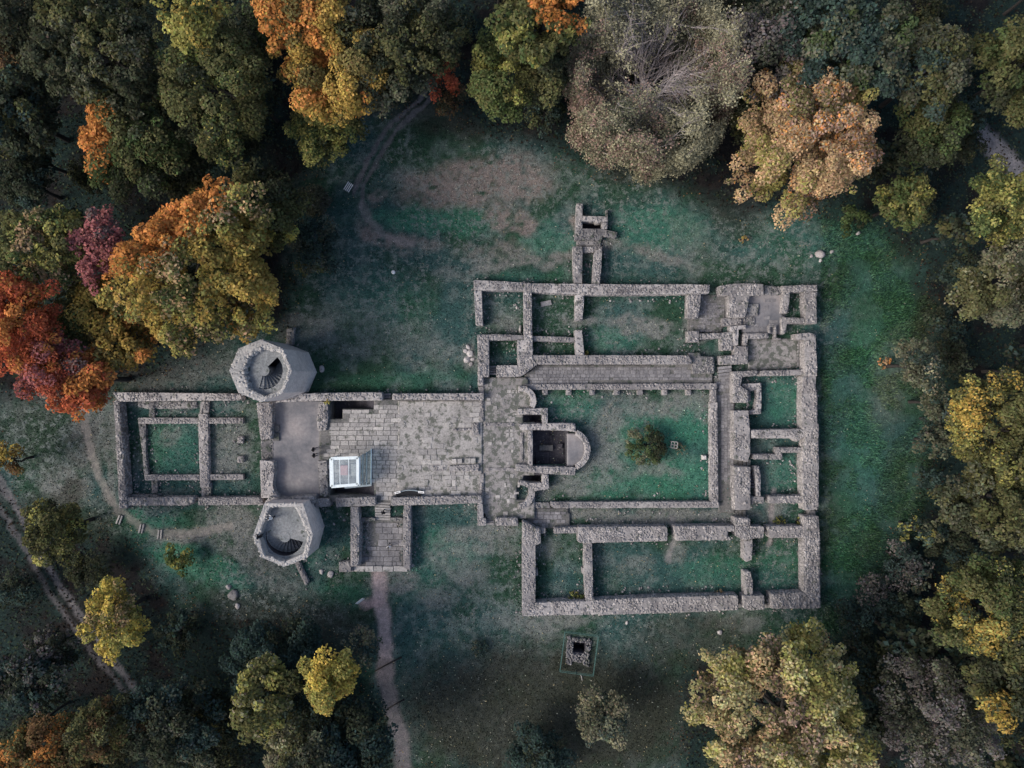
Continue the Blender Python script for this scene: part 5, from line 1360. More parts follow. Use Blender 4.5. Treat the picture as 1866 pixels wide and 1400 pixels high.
def crown_arrays(seed, r, hz, cols, dens=1.0, leaf=.2, lobes=7, lobe_amp=.36, clump=.78, spread=0.5, hollow=0.0, accent=None, accent_dir=None, low=-0.7, radial=1.35, shape=None):
    g = np.random.default_rng(seed)
    vary = np.random.default_rng(seed + 5)
    if r > 2.2:
        clump *= vary.uniform(.75, 1.3); lobe_amp *= vary.uniform(.85, 1.3); leaf *= vary.uniform(.85, 1.15)
    nc = int(max(14, 15 * (r / clump) ** 2 * 0.31))
    u = g.normal(size=(nc * 4, 3)); u /= np.linalg.norm(u, axis=1)[:, None]
    u = u[u[:, 2] > low][:nc]
    ld = g.normal(size=(lobes, 3)); ld[:, 2] = np.abs(ld[:, 2]) * .6; ld /= np.linalg.norm(ld, axis=1)[:, None]
    bump = np.max(np.clip(u @ ld.T, 0, 1) ** 5, axis=1)
    rad = 1 - lobe_amp + lobe_amp * bump * 1.15 + g.uniform(-.1, .08, len(u))
    deep = g.random(len(u)) < 0.22
    rad = np.where(deep, rad * g.uniform(.55, .85, len(u)), rad)
    sprig = g.random(len(u)) < .07
    rad = np.where(sprig, rad * g.uniform(1.05, 1.22, len(u)), rad)
    cen = u * rad[:, None] * np.array([r, r, hz])
    if shape is not None:
        cen[:, 0] *= shape[0]; cen[:, 1] *= shape[1]
    cs = clump * g.uniform(.5, 1.35, len(u)) * min(1.0, r / 4.0 + .25) * np.where(sprig, .55, 1)
    base = np.array([c for c, w in cols]); cum = np.cumsum([w for c, w in cols]); cum = cum / cum[-1]
    # neighbouring clumps turn together, so colour comes in patches
    f = vnoise(cen[:, 0] / max(r, 1) * 2.6 + seed * 3.1, cen[:, 1] / max(r, 1) * 2.6 + cen[:, 2] / max(r, 1) * 1.7, seed)
    f = np.clip((f - .5) * 1.5 + .5 + g.uniform(-.13, .13, len(u)), 0, .999)
    acc = np.zeros(len(u))
    if accent is not None:
        ad = np.array(accent_dir, float); ad /= np.linalg.norm(ad)
        acc = np.clip(((u @ ad) + g.uniform(-.12, .12, len(u)) - accent[1]) * 5 + .5, 0, 1)
    ctone = g.uniform(.75, 1.35, (len(u), 1))
    nl = np.maximum(10, (dens * 30 * (cs / leaf) ** 2 * .155)).astype(int)
    idx = np.repeat(np.arange(len(u)), nl)
    n = len(idx)
    d = g.normal(size=(n, 3)); d /= np.linalg.norm(d, axis=1)[:, None]
    d[:, 2] = np.where(d[:, 2] < -.2, -d[:, 2] * .7, d[:, 2])
    rr = g.uniform(.45, 1.0, n) ** .6
    off = d * rr[:, None] * cs[idx][:, None]
    rd = u[idx] * np.array([1, 1, .35]); rd /= np.maximum(np.linalg.norm(rd, axis=1), 1e-6)[:, None]
    along = np.sum(off * rd, 1)[:, None]
    off = off + rd * along * (radial - 1)
    P = cen[idx] + off
    P[:, 2] -= 0.22 * np.maximum(0, along[:, 0]) * 1.2
    N = d * .7 + np.array([0, 0, .75]) + g.normal(0, .42, (n, 3))
    S = leaf * g.uniform(.6, 1.25, n)
    fl = np.clip(f[idx] + g.normal(0, .09, n), 0, .999)
    C = base[np.searchsorted(cum, fl, side='right').clip(0, len(base) - 1)].astype(float)
    C = C * .82 + (base * np.diff(np.concatenate([[0], cum]))[:, None]).sum(0) * .18
    if accent is not None:
        sel = g.random(n) < acc[idx]
        C[sel] = np.array(accent[0])
    C = C * ctone[idx] * g.uniform(.65, 1.4, (n, 1)) * (1 + g.normal(0, .06, (n, 3)))
    return leaf_cards(P, N, S, np.clip(C, .004, .9), g), cen

def tube_arrays(paths, nside=5):
    """paths: list of (points (k,3), radii (k,)) -> arrays"""
    Vs, Fs, b = [], [], 0
    ca = np.cos(np.arange(nside) * 2 * math.pi / nside); sa = np.sin(np.arange(nside) * 2 * math.pi / nside)
    for p, r in paths:
        p = np.asarray(p, float); r = np.asarray(r, float); k = len(p)
        d = np.gradient(p, axis=0); d /= np.maximum(np.linalg.norm(d, axis=1), 1e-6)[:, None]
        ref = np.where(np.abs(d[:, 2:3]) > .9, np.array([[1., 0, 0]]), np.array([[0, 0, 1.]]))
        s = np.cross(d, ref); s /= np.maximum(np.linalg.norm(s, axis=1), 1e-6)[:, None]; t = np.cross(d, s)
        V = p[:, None, :] + r[:, None, None] * (s[:, None, :] * ca[None, :, None] + t[:, None, :] * sa[None, :, None])
        Vs.append(V.reshape(-1, 3))
        i = np.arange(k * nside).reshape(k, nside) + b
        j = np.roll(i, -1, 1)
        Fs.append(np.stack([i[:-1], j[:-1], j[1:], i[1:]], -1).reshape(-1, 4))
        b += k * nside
    return np.concatenate(Vs), np.concatenate(Fs)

def trunk_arrays(g, height, zc, r, cen, rad, limbs=9):
    h0 = zc - height
    paths = []
    pts = [(0, 0, -.3), (g.uniform(-.1, .1), g.uniform(-.1, .1), height * .35), (g.uniform(-.3, .3), g.uniform(-.3, .3), height * .65), (cen[:, 0].mean(), cen[:, 1].mean(), zc + r * .25)]
    paths.append((pts, [rad * 1.35, rad, rad * .75, rad * .3]))
    order = g.permutation(len(cen))[:limbs]
    for k in order:
        e = cen[k] * .92 + np.array([0, 0, zc]); t0 = g.uniform(.45, .85)
        s = np.array(pts[1]) * (1 - t0) + np.array(pts[3]) * t0
        mid = (s + e) / 2 + np.array([0, 0, -.3]) + g.normal(0, .25, 3)
        paths.append(([s, mid, e], [rad * .45, rad * .28, rad * .08]))
    return tube_arrays(paths, 6)

TREE_CACHE = {}
def tree(label, px, py, rpx, top, cols, name="broadleaf_tree", cat="tree", group=None, hz=None, dens=1.0, leaf=.165, bark='bark', share=None, seed=None, shape=None, **kw):
    cols = [(PAL[c] if isinstance(c, str) else c, w) for c, w in cols]
    f0 = (CAM_H - top * .7) / CAM_H
    r = rpx / PX * f0 * 1.02
    hz_ = hz if hz else min(r * .85, top * .46)
    zc = top - hz_
    x, y = W(px, py, zc - hz_ * .1)
    g0 = float(gz(np.array([x]), np.array([y]))[0])
    sd = seed if seed is not None else int(px * 7 + py * 13) % 99991
    key = share
    dd = math.hypot(x, y); sh_ = min(.075 * dd, 4.2) * min(1, max(0, top - 9) / 6) if share is None else 0
    lx, ly = x / dd * sh_, y / dd * sh_
    x, y = x + lx, y + ly
    root = thing(name, label, cat, (x, y, g0), 0, group)
    lift = -g0                                   # the crown keeps its height above the lawn's level
    if key is not None and key in TREE_CACHE:
        mc, mt, r0 = TREE_CACHE[key]
        s = r / r0
        root.rotation_euler.z = random.uniform(0, 6.28); root.scale = (s, s, s * random.uniform(.9, 1.1))
        obj("crown", mc, None, root); obj("trunk", mt, None, root)
        return root
    g = np.random.default_rng(sd)
    (V, F, C), cen = crown_arrays(sd, r, hz_, cols, dens, leaf, shape=shape, **kw)
    V = V + np.array([-lx, -ly, zc + lift])
    mc = mesh_from("crown", V, F, C); mc.materials.append(M['leaf'])
    obj("crown", mc, None, root)
    tv, tf = trunk_arrays(g, zc + lift - hz_ * .6, zc + lift, hz_, cen + np.array([-lx, -ly, 0]), 0.03 * r + .05 + top * .006)
    mt = mesh_from("trunk", tv, tf, None, True); mt.materials.append(M[bark])
    obj("trunk", mt, None, root)
    if key is not None: TREE_CACHE[key] = (mc, mt, r)
    return root

G_F = "autumn trees of the forest around the ruin"
TREES = [  # right-edge and top-left trees: vignette darkening put into their leaf colours
 # top left
 ("large dull olive tree in the upper left", 195, 100, 112, 21, [("olive", 4), ("greyg", 2), ("dark", 4)], {}),
 ("yellow topped green tree at the top left edge", 352, 45, 52, 22, [("yg", 5), ("gold", 1), ("green", 1)], {}),
 ("dark olive tree below the yellow topped one", 408, 170, 100, 20, [("olive", 4), ("green", 2), ("yg", .6), ("dark", 4)], {"shape": (.9, 1.15)}),
 ("olive tree with orange tufts at its left edge", 248, 272, 84, 17, [("olive", 3), ("green", 3), ("dark", 2)], {"accent": (PAL['orange'], .68), "accent_dir": (-1, .25, .3)}),
 ("bright orange tree at the top edge, left of the middle", 562, 40, 82, 21, [("gold", 3), ("orange", 4), ("olive", 1.5)], {}),
 ("orange and gold tree left of the forest track", 632, 140, 88, 19, [("orange", 3), ("gold", 4), ("olive", 2)], {}),
 ("small olive tree under the orange ones beside the track", 600, 235, 58, 12, [("olive", 3), ("green", 2), ("yg", 1)], {}),
 ("big grey green tree at the top edge beside the track", 725, 85, 100, 20, [("greyg", 3), ("dark", 4), ("olive", 1)], {}),
 ("small red bush like tree at the track's top end", 812, 150, 30, 8, [("red", 3), ("brown", 2)], {"dens": .6}),
 ("low brown bush under the small red tree", 818, 178, 34, 5, [("brown", 2), ("dark", 3)], {"dens": .5}),
 ("rounded yellow green tree left of the pale beech", 912, 145, 62, 16, [("yg", 3), ("olive", 2), ("green", 2)], {"shape": (.85, 1.15)}),
 ("green tree with orange top at the upper middle edge", 985, 50, 76, 20, [("olive", 4), ("green", 2), ("yg", 1)], {"accent": (PAL['orange'], .7), "accent_dir": (.5, .4, .8)}),
 ("dim olive tree squeezed left of the pale beech", 990, 130, 50, 15, [("olive", 2), ("dark", 3)], {}),
 ("dim purple grey bare topped tree right of the pale beech", 1405, 85, 78, 17, [("grey", 4), ("dark", 3)], {"dens": .55}),
 ("dark green tree below the purple grey one", 1375, 215, 55, 11, [("dark", 4), ("olive", 1)], {"dens": .7}),
 ("tall teal green tree at the top right", 1535, 70, 100, 21, [("teal", 5), ("greyg", 3), ("green", 2)], {}),
 ("grey green tree at the right of the teal one", 1690, 130, 62, 18, [("greyg", 3), ("olive", 3), ("teal", 2)], {"shape": (.9, 1.2)}),
 ("dim green tree below the grey green one", 1685, 250, 60, 14, [("dark", 3), ("green", 2), ("olive", 1)], {}),
 ("large tan and orange tree at the clearing's upper right edge", 1466, 272, 132, 19, [("yg", 2), ("tan", 5), ("orange", .7), ("pink", 1.5), ("olive", 1)], {"shape": (1.0, .95)}),
 ("small yellow green tree in the upper right of the clearing", 1645, 368, 44, 10, [("yg", 2), ("olive", 3), ("green", 2)], {}),
 ("little green bush at the clearing's upper right corner", 1555, 398, 26, 4, [("green", 3), ("dark", 2)], {}),
 ("green tree cut by the right edge, near the top", 1848, 130, 66, 19, [("olive", 3), ("green", 3), ("dark", 2)], {"shape": (.8, 1.4)}),
 ("dim bush beside the right hand road", 1755, 225, 45, 6, [("teal", 2), ("dark", 3)], {"dens": .7}),
 ("yellowish green tree cut by the right edge", 1832, 380, 70, 18, [("olive", 4), ("yg", 2), ("green", 1)], {}),
 ("pale grey green tree at the right edge beside the bare soil", 1825, 525, 82, 18, [("greyg", 4), ("pale", 2), ("olive", 2)], {}),
 ("dark low bush by the bare soil at the clearing's right edge", 1745, 500, 40, 5, [("dark", 3), ("teal", 2)], {"dens": .6}),
 ("tall slim hedge tree standing out into the right lawn", 1672, 665, 38, 11, [("greyg", 3), ("pale", 1), ("teal", 2)], {"shape": (.75, 1.3)}),
 ("grey green bush at the lower end of the slim hedge tree", 1712, 735, 34, 8, [("greyg", 3), ("teal", 2), ("dark", 2)], {}),
 ("large olive gold tree at the right edge, middle", 1815, 785, 98, 19, [("olive", 5), ("yg", 2), ("dark", 2), ("gold", .6)], {"accent": (PAL['gold'], .9), "accent_dir": (-.9, .3, .4)}),
 ("round grey green bush on the right lawn's edge", 1705, 805, 30, 6, [("greyg", 3), ("teal", 2)], {}),
 ("large dull olive tree at the right edge below the gold one", 1802, 915, 92, 18, [("olive", 4), ("greyg", 2), ("dark", 2)], {}),
 ("slim pointed conifer at the edge of the right lawn", 1668, 962, 26, 11, [("greyg", 3), ("yg", 1), ("teal", 1)], {"shape": (.8, 1.25), "hz": 5.2, "low": -.95}),
 ("bluish grey bush left of the slim conifer", 1640, 1015, 34, 5, [("teal", 3), ("grey", 2)], {"dens": .7}),
 ("broad olive tree with gold tips in the lower right", 1785, 1110, 100, 19, [("olive", 4), ("green", 2), ("dark", 2), ("yg", 1), ("gold", .3)], {}),
 ("olive tree with a bright orange tip at the lower right edge", 1825, 1235, 78, 19, [("olive", 4), ("dark", 3)], {"accent": (PAL['gold'], .88), "accent_dir": (-.35, -.8, .4)}),
 ("grey half bare tree in the lower right corner", 1695, 1290, 105, 15, [("grey", 4), ("greyg", 2), ("dark", 3)], {"dens": .6}),
 ("large pale yellow green tree at the bottom right", 1415, 1290, 150, 19, [("yg", 3), ("cream", 3), ("tan", 2), ("olive", 2), ("pink", 1)], {}),
 ("dark straggling bush along the lower right lawn edge", 1555, 1135, 34, 5, [("teal", 3), ("dark", 2)], {"dens": .6}),
 ("grey twiggy bush above the straggling one", 1600, 1080, 34, 5, [("grey", 2), ("teal", 2), ("dark", 2)], {"dens": .6}),
 ("dark teal bush beside the bare soil on the right", 1722, 590, 30, 4, [("teal", 3), ("dark", 3)], {"dens": .7}),
 ("dark bush behind the slim hedge tree", 1735, 655, 32, 5, [("dark", 3), ("teal", 2)], {"dens": .7}),
 ("small dim bush left of the large gold tree", 1700, 765, 22, 4, [("teal", 2), ("greyg", 2)], {"dens": .7}),
 ("dark bush between conifer and dull olive tree", 1715, 985, 36, 5, [("dark", 3), ("teal", 2)], {"dens": .8}),
 ("greyish bush right of the bluish grey one", 1665, 1050, 30, 5, [("grey", 2), ("teal", 2), ("greyg", 1)], {"dens": .7}),
 ("dark teal bush in the lower right forest edge", 1640, 1120, 38, 6, [("teal", 3), ("dark", 3)], {"dens": .8}),
 ("dim bush above the large pale tree's right side", 1565, 1185, 30, 5, [("dark", 3), ("teal", 2)], {"dens": .7}),
 ("small teal bush on the lawn's edge below the round bush", 1690, 868, 24, 4, [("teal", 3), ("dark", 1)], {"dens": .7}),
 ("dark teal bush in the grass right of the golden tree", 330, 1150, 34, 4, [("teal", 3), ("dark", 3)], {"dens": .7}),
 ("low dark bush left of the lower track", 30, 1080, 34, 4, [("teal", 3), ("dark", 3)], {"dens": .7}),
 # bottom
 ("pale grey green shrub alone on the dark south lawn", 1105, 1308, 48, 7, [("pale", 3), ("greyg", 2), ("teal", 1)], {"dens": .7, "shape": (.9, 1.15)}),
 ("teal bush at the bottom edge right of the path", 980, 1375, 52, 6, [("teal", 4), ("dark", 2)], {"dens": .8}),
 ("bright yellow small tree above the bottom edge", 603, 1238, 47, 14, [("yellow", 5), ("gold", 2), ("yg", 2)], {"lobe_amp": .45}),
 ("olive yellow tree left of the bright yellow one", 480, 1260, 62, 15, [("yg", 3), ("pale", 1), ("olive", 3)], {"shape": (.8, 1.25)}),
 ("dark teal spreading tree behind the olive yellow one", 520, 1215, 88, 11, [("teal", 4), ("dark", 3)], {}),
 ("dark teal tree at the bottom beside the path's end", 640, 1340, 72, 12, [("teal", 4), ("dark", 4)], {}),
 ("grey olive tree cut by the bottom edge", 555, 1390, 78, 15, [("greyg", 3), ("olive", 2), ("pale", 1)], {}),
 ("dusty twig bush in half shade beside the pale path", 660, 1175, 32, 5, [("pale", 3), ("greyg", 2), ("teal", 2)], {"dens": .55}),
 ("dim teal tree at the bottom left with a mossy crown", 318, 1320, 82, 14, [("teal", 3), ("greyg", 2), ("dark", 2)], {}),
 ("brownish olive tree at the bottom left edge", 190, 1335, 78, 15, [("brown", 2), ("olive", 3), ("dark", 2)], {"lobe_amp": .4}),
 ("brown tree with orange tufts in the bottom left corner", 75, 1385, 80, 16, [("brown", 3), ("olive", 2), ("orange", .7)], {"lobe_amp": .4}),
 ("dim bluish tree left of the lower track", 62, 1235, 58, 11, [("teal", 4), ("grey", 1), ("dark", 2)], {}),
 ("dim greyish bush beside the lower track", 100, 1180, 42, 8, [("grey", 2), ("dark", 3), ("teal", 1)], {"dens": .8}),
 ("golden yellow tree beside the lower left track", 210, 1122, 58, 14, [("yg", 3), ("yellow", 3), ("olive", 2), ("tan", 1)], {"shape": (.9, 1.15)}),
 ("dark olive tree with yellow lower leaves by the left track", 110, 965, 52, 10, [("olive", 4), ("dark", 3), ("yg", 1.5)], {}),
 ("yellow brown bush at the left edge above the track", 14, 840, 30, 6, [("gold", 2), ("brown", 2), ("olive", 1)], {}),
 ("low bright green bush below the timber steps", 325, 1018, 24, 2.5, [("yg", 2), ("green", 3)], {}),
 # left cluster
 ("largest golden green tree with orange crest on the left", 365, 475, 150, 21, [("gold", 5), ("yg", 4), ("olive", 2.5), ("tan", 2), ("green", 1.2)], {"accent": (PAL['orange'], .42), "accent_dir": (-.55, .75, .35)}),
 ("purple red tree behind the largest golden one", 182, 455, 52, 18, [("purple", 5), ("grey", 1)], {"shape": (.85, 1.3)}),
 ("olive green tree at the left between red trees", 88, 455, 82, 19, [("olive", 4), ("yg", 2), ("green", 2), ("tan", 1)], {}),
 ("bright red tree at the left edge", 40, 585, 78, 20, [("red", 5), ("orange", 2)], {}),
 ("pinkish red tree at the left, below the bright red one", 90, 665, 58, 18, [("purple", 2), ("red", 4), ("pink", 1)], {}),
 ("vivid orange red tree hanging over the west wall's end", 155, 690, 56, 17, [("red", 3), ("orange", 4)], {}),
 ("orange and green tree between the red trees and the upper tower", 235, 622, 62, 15, [("orange", 3), ("olive", 3), ("gold", 2)], {}),
 ("green and gold tree between purple and orange trees", 180, 570, 60, 15, [("olive", 3), ("green", 2), ("gold", 2)], {}),
 ("bright golden tree tip at the right foot of the largest tree", 447, 580, 32, 12, [("gold", 3), ("yellow", 2), ("orange", 2)], {}),
 ("dark green tree at the left edge, upper part", 40, 210, 70, 17, [("dark", 4), ("teal", 2), ("olive", 1)], {}),
 ("very dark brown tree in the top left corner", 40, 55, 72, 18, [("dark", 4), ("brown", 1)], {}),
 ("dim teal tree low at the left edge", 45, 335, 52, 11, [("teal", 3), ("dark", 3)], {}),
 ("dim olive tree right of the largest golden tree", 480, 370, 62, 13, [("dark", 3), ("olive", 3)], {}),
 ("small tree with a yellow tip beside the grey shrub", 508, 420, 34, 11, [("olive", 3), ("yg", 2), ("yellow", .6)], {}),
 ("grey teal shrub on the north west lawn edge", 574, 448, 44, 6, [("teal", 3), ("greyg", 2)], {"dens": .8}),
 ("dim green bush below the small olive tree", 575, 268, 34, 6, [("green", 2), ("teal", 2), ("dark", 2)], {}),
 ("little olive bush at the foot of the grey teal shrub", 565, 485, 22, 3, [("olive", 2), ("green", 2)], {}),
 ("dark tree at the top edge between olive and orange trees", 455, 50, 50, 14, [("dark", 4), ("green", 1)], {}),
 ("dim green tree left of the forest track's shadow", 330, 310, 60, 12, [("dark", 4), ("olive", 1)], {}),
]
for lab, px, py, rp, top, cols, kw in TREES:
    low_ = top <= 6.5
    nm, ct = ("shrub", "shrub") if "bush" in lab or "shrub" in lab else ("broadleaf_tree", "tree")
    if "conifer" in lab: nm = "conifer_tree"
    tree(lab, px, py, rp, top, cols, nm, ct, G_F if ct == "tree" else None, **kw)

# small plants
SMALL = [
 ("round leafy shrub in the middle of the courtyard lawn", 1177, 811, 34, 2.4, [("dark", 3), ("green", 3), ("greyg", 2), ("pale", .5)], .11),
 ("thin pale sapling inside the white wooden frame", 1239, 818, 10, .9, [("greyg", 2), ("pale", 2)], .08),
 ("orange leaved sapling on the right lawn", 1611, 661, 11, 1.2, [("orange", 3), ("tan", 2)], .09),
 ("yellowish small plant with bare stalks on the north east lawn", 1354, 438, 8, .8, [("tan", 2), ("gold", 2)], .08),
 ("teal tussock on the lawn below the west end of the south wall", 875, 1180, 15, .9, [("teal", 3), ("greyg", 1)], .1),
 ("green ivy clump in the corner of the small south room", 1049, 1090, 14, .8, [("green", 3), ("yg", 2)], .08),
 ("light green fern in the little grass room, the left one", 1420, 951, 11, .5, [("yg", 3), ("green", 2)], .08),
 ("light green fern in the little grass room, the right one", 1453, 951, 8, .5, [("yg", 3), ("green", 2)], .08),
 ("yellow green weed in the corner of the dark stair pit", 597, 732, 6, 1.7, [("yg", 3), ("gold", 1)], .07),
 ("grass clump growing from the foot of the lower partition wall", 1067, 644, 6, .7, [("yg", 2), ("gold", 1)], .07),
 ("weeds in the east corner of the middle south room", 1310, 1081, 9, .5, [("tan", 2), ("greyg", 2)], .07),
]
for lab, px, py, rp, top, cols, lf in SMALL:
    tree(lab, px, py, rp, top, cols, "small_plant" if rp < 30 else "shrub", "plant" if rp < 30 else "shrub", None, hz=top * .5, leaf=lf, clump=.3 if rp < 30 else .5, lobe_amp=.2, low=-.2, dens=.8)

# half bare pale beech: a fan of limbs, boughs and twigs with thin leaf
def bare_tree(label, px, py, rpx, top, leafcols, nlimb=17, dens=1.0, seed=3, twig_depth=2):
    g = np.random.default_rng(seed)
    r = rpx / PX * (CAM_H - top * .6) / CAM_H
    zc = top * .5
    x, y = W(px, py, zc)
    root = thing("beech_tree" if r > 3 else "broadleaf_tree", label, "tree", (x, y, float(gz(np.array([x]), np.array([y]))[0])), 0, G_F)
    limbs, twigs, tips, tdirs = [], [], [], []
    def grow(p, d, L, rad, depth, out):
        k = 6; pts = [p]; cur = p; dd = d
        for i in range(k - 1):
            dd = dd + g.normal(0, .16, 3) + np.array([0, 0, -.02 if depth < 2 else -.05]); dd /= np.linalg.norm(dd)
            cur = cur + dd * L / (k - 1); pts.append(cur)
        out.append((pts, np.linspace(rad, rad * .35, k)))
        return pts, dd
    trunk_h = top * .3
    limbs.append(([(0, 0, -.3), (0, 0, trunk_h * .6), (.1, .1, trunk_h), (.2, .1, trunk_h * 1.5)], [.6, .5, .42, .25]))
    for a in range(nlimb):
        ph = 2.39996 * a + g.uniform(-.2, .2); el = math.asin(min(1, .02 + .93 * (a + .5) / nlimb)) + g.uniform(-.08, .08)
        d = np.array([math.cos(ph) * math.cos(el), math.sin(ph) * math.cos(el), math.sin(el)])
        L = r * g.uniform(.85, 1.08)
        pts, _ = grow(np.array([0, 0, trunk_h * g.uniform(.8, 1.3)]), d, L, .1, 0, limbs)
        for j in range(12):
            i = g.integers(1, 6); d2 = d * .9 + g.normal(0, .33, 3) + np.array([0, 0, .1]); d2 /= np.linalg.norm(d2)
            pts2, _ = grow(pts[i], d2, L * g.uniform(.35, .62), .042, 1, limbs)
            for q in range(12):
                i2 = g.integers(1, 6); d3 = d2 + g.normal(0, .34, 3); d3 /= np.linalg.norm(d3)
                pts3, d3e = grow(pts2[i2], d3, L * g.uniform(.14, .28), .024, 2, twigs)
                tips.append(pts3[-1]); tdirs.append(d3e); tips.append(pts3[3]); tdirs.append(d3e)
    def dome(P):
        P = np.asarray(P, float).copy(); rho = np.hypot(P[:, 0], P[:, 1]); k = rho / r
        s_ = np.where(k > .6, (.6 + .36 * np.tanh((k - .6) / .36)) / np.maximum(k, 1e-6), 1)
        P[:, 0] *= s_; P[:, 1] *= s_
        fl = top * .32
        P[:, 2] = np.where((P[:, 2] < fl) & (k > .25), fl + (P[:, 2] - fl) * .3, P[:, 2]); P[:, 2] = np.where(P[:, 2] > top * .9, top * .9 + (P[:, 2] - top * .9) * .3, P[:, 2])
        return P
    limbs = [(dome(p), q) for p, q in limbs]; twigs = [(dome(p), q) for p, q in twigs]; tips = list(dome(np.array(tips)))
    v, f = tube_arrays(limbs, 6)
    obj("trunk", mesh_from("trunk", v, f, None, True), M['palebark'], root)
    v, f = tube_arrays(twigs, 3)
    obj("twigs", mesh_from("twigs", v, f), M['palebark'], root)
    tips = np.array(tips); 
    lim = np.hypot(tips[:, 0], tips[:, 1]) / r
    keep = g.random(len(tips)) < np.clip((lim - .36) * 2.6, .05, 1) * dens
    tips = tips[keep]
    n = 24
    P = np.repeat(tips, n, 0) + g.normal(0, .26, (len(tips) * n, 3)) * np.array([1.3, 1.3, .8])
    cols = np.array([PAL[c] for c, w in leafcols]); cum = np.cumsum([w for c, w in leafcols]) / sum(w for c, w in leafcols)
    fz = vnoise(tips[:, 0] * .3 + seed, tips[:, 1] * .3, seed); fz = np.clip((fz - .5) * 1.6 + .5 + g.uniform(-.2, .2, len(tips)), 0, .999)
    tc = cols[np.searchsorted(cum, fz, side='right').clip(0, len(cols) - 1)] * g.uniform(.75, 1.25, (len(tips), 1))
    C = np.repeat(tc, n, 0) * g.uniform(.7, 1.3, (len(P), 1))
    N = g.normal(0, .5, P.shape) + np.array([0, 0, .8])
    V, F, CC = leaf_cards(P, N, .115 * g.uniform(.6, 1.3, len(P)), C, g)
    mc = mesh_from("crown", V, F, CC); mc.materials.append(M['leaf'])
    obj("crown", mc, None, root)
bare_tree("huge pale half bare beech with fanning grey branches at the top middle", 1188, 148, 168, 22, [("bpale", 4), ("pale", 3), ("pink", 2), ("bpale", 2), ("greyg", 1)], 36, .8)
bare_tree("small leafless grey tree on the north west lawn edge", 568, 368, 22, 4, [("grey", 2), ("greyg", 1)], 7, .25, 9)

# dim low trees under the taller crowns: alike, they share four shapes
rf = random.Random(11)
cnt = 0; tries = 0; placed = []
while cnt < 104 and tries < 9000:
    tries += 1
    px, py = rf.uniform(-60, 1926), rf.uniform(-50, 1450)
    x, y = W(px, py, 3)
    if clear_mask(np.array([x - 2, x + 2, x, x]), np.array([y, y, y - 2, y + 2])).max() > .12: continue
    if min(seg_dist(np.array([x]), np.array([y]), [W(*q) for q in w_[0]])[0] for w_ in WAYS) < 3.6: continue
    if any((px - a) ** 2 + (py - b) ** 2 < 43 ** 2 for a, b in placed): continue
    placed.append((px, py)); cnt += 1
    k = cnt % 4
    nb = min([t_ for t_ in TREES if len(t_[0].split()) <= 10], key=lambda t_: (t_[1] - px) ** 2 + (t_[2] - py) ** 2)
    dxp, dyp = px - nb[1], py - nb[2]
    way = ("right of" if dxp > 0 else "left of") if abs(dxp) > abs(dyp) else ("below" if dyp > 0 else "above")
    tree(("dim low tree %s the %s" % (way, nb[0])), px, py, rf.uniform(30, 52), rf.uniform(4.5, 8.0), [(("dark", 4), ("teal", 3), ("dark", 3), ("olive", 1.2))[(i + k) % 4] for i in range(3)], "understory_tree", "tree",
         "dim low trees under the taller forest trees", share="low%d" % k, dens=.75, leaf=.2, lobe_amp=.4)

# ------------------------------------------------------------------ grass blades, weeds and fallen leaves
def blades(name, label, n, xr, yr, h, mask, colf, size=(.05, .12), seed=1):
    g = np.random.default_rng(seed)
    x = g.uniform(*xr, n); y = g.uniform(*yr, n)
    k = mask(x, y, g); x, y = x[k], y[k]; n = len(x)
    z = gz(x, y)
    C = colf(x, y, g)
    a = g.uniform(0, 6.28, n); L = g.uniform(*h, n); w = g.uniform(*size, n); ln = L * g.uniform(.3, 1.1, n)
    dx, dy = np.cos(a), np.sin(a)
    base = np.stack([x, y, z - .02], 1)
    side = np.stack([-dy * w, dx * w, np.zeros(n)], 1)
    tip = base + np.stack([dx * ln, dy * ln, L], 1)
    V = np.stack([base - side, base + side, tip], 1).reshape(-1, 3)
    obj(name, mesh_from(name, V, np.arange(n * 3).reshape(n, 3), np.repeat(np.clip(C, .004, .9), 3, 0)), M['grassblade'], kind="stuff", label=label)

RUIN = [W(*p) for p in ((583, 715), (880, 715), (880, 905), (583, 915))]
def lawn_mask(x, y, g):
    m = clear_mask(x, y) > g.random(len(x)) * .8 + .1
    m &= ~in_poly(x, y, RUIN)
    for pts, hw, s, c in WAYS:
        m &= seg_dist(x, y, [W(*p) for p in pts]) > hw * .8
    for a, b, c, d in PITS_W:
        m &= ~((x > a - .2) & (x < b + .2) & (y > c - .2) & (y < d + .2))
    return m
def lawn_col(x, y, g):
    return ground_colour(x, y) * np.exp(g.normal(-.05, .5, (len(x), 1))) * np.array([1.05, 1.05, .95])
blades("grass", "short teal green grass of the clearing", 330000, (-63, 52), (-47, 32), (.05, .16), lawn_mask, lawn_col, (.04, .1), 1)
def tall_mask(x, y, g):
    return (clear_mask(x, y) > .4) & (x > 37.5) & (fbm(x * .35, y * .35, 5) > .4)
blades("long_grass", "longer unmown grass on the eastern lawn", 60000, (37, 53), (-32, 22), (.2, .5), tall_mask, lambda x, y, g: ground_colour(x, y) * g.uniform(.7, 2.0, (len(x), 1)) * np.array([1.2, 1.15, .9]), (.03, .06), 2)

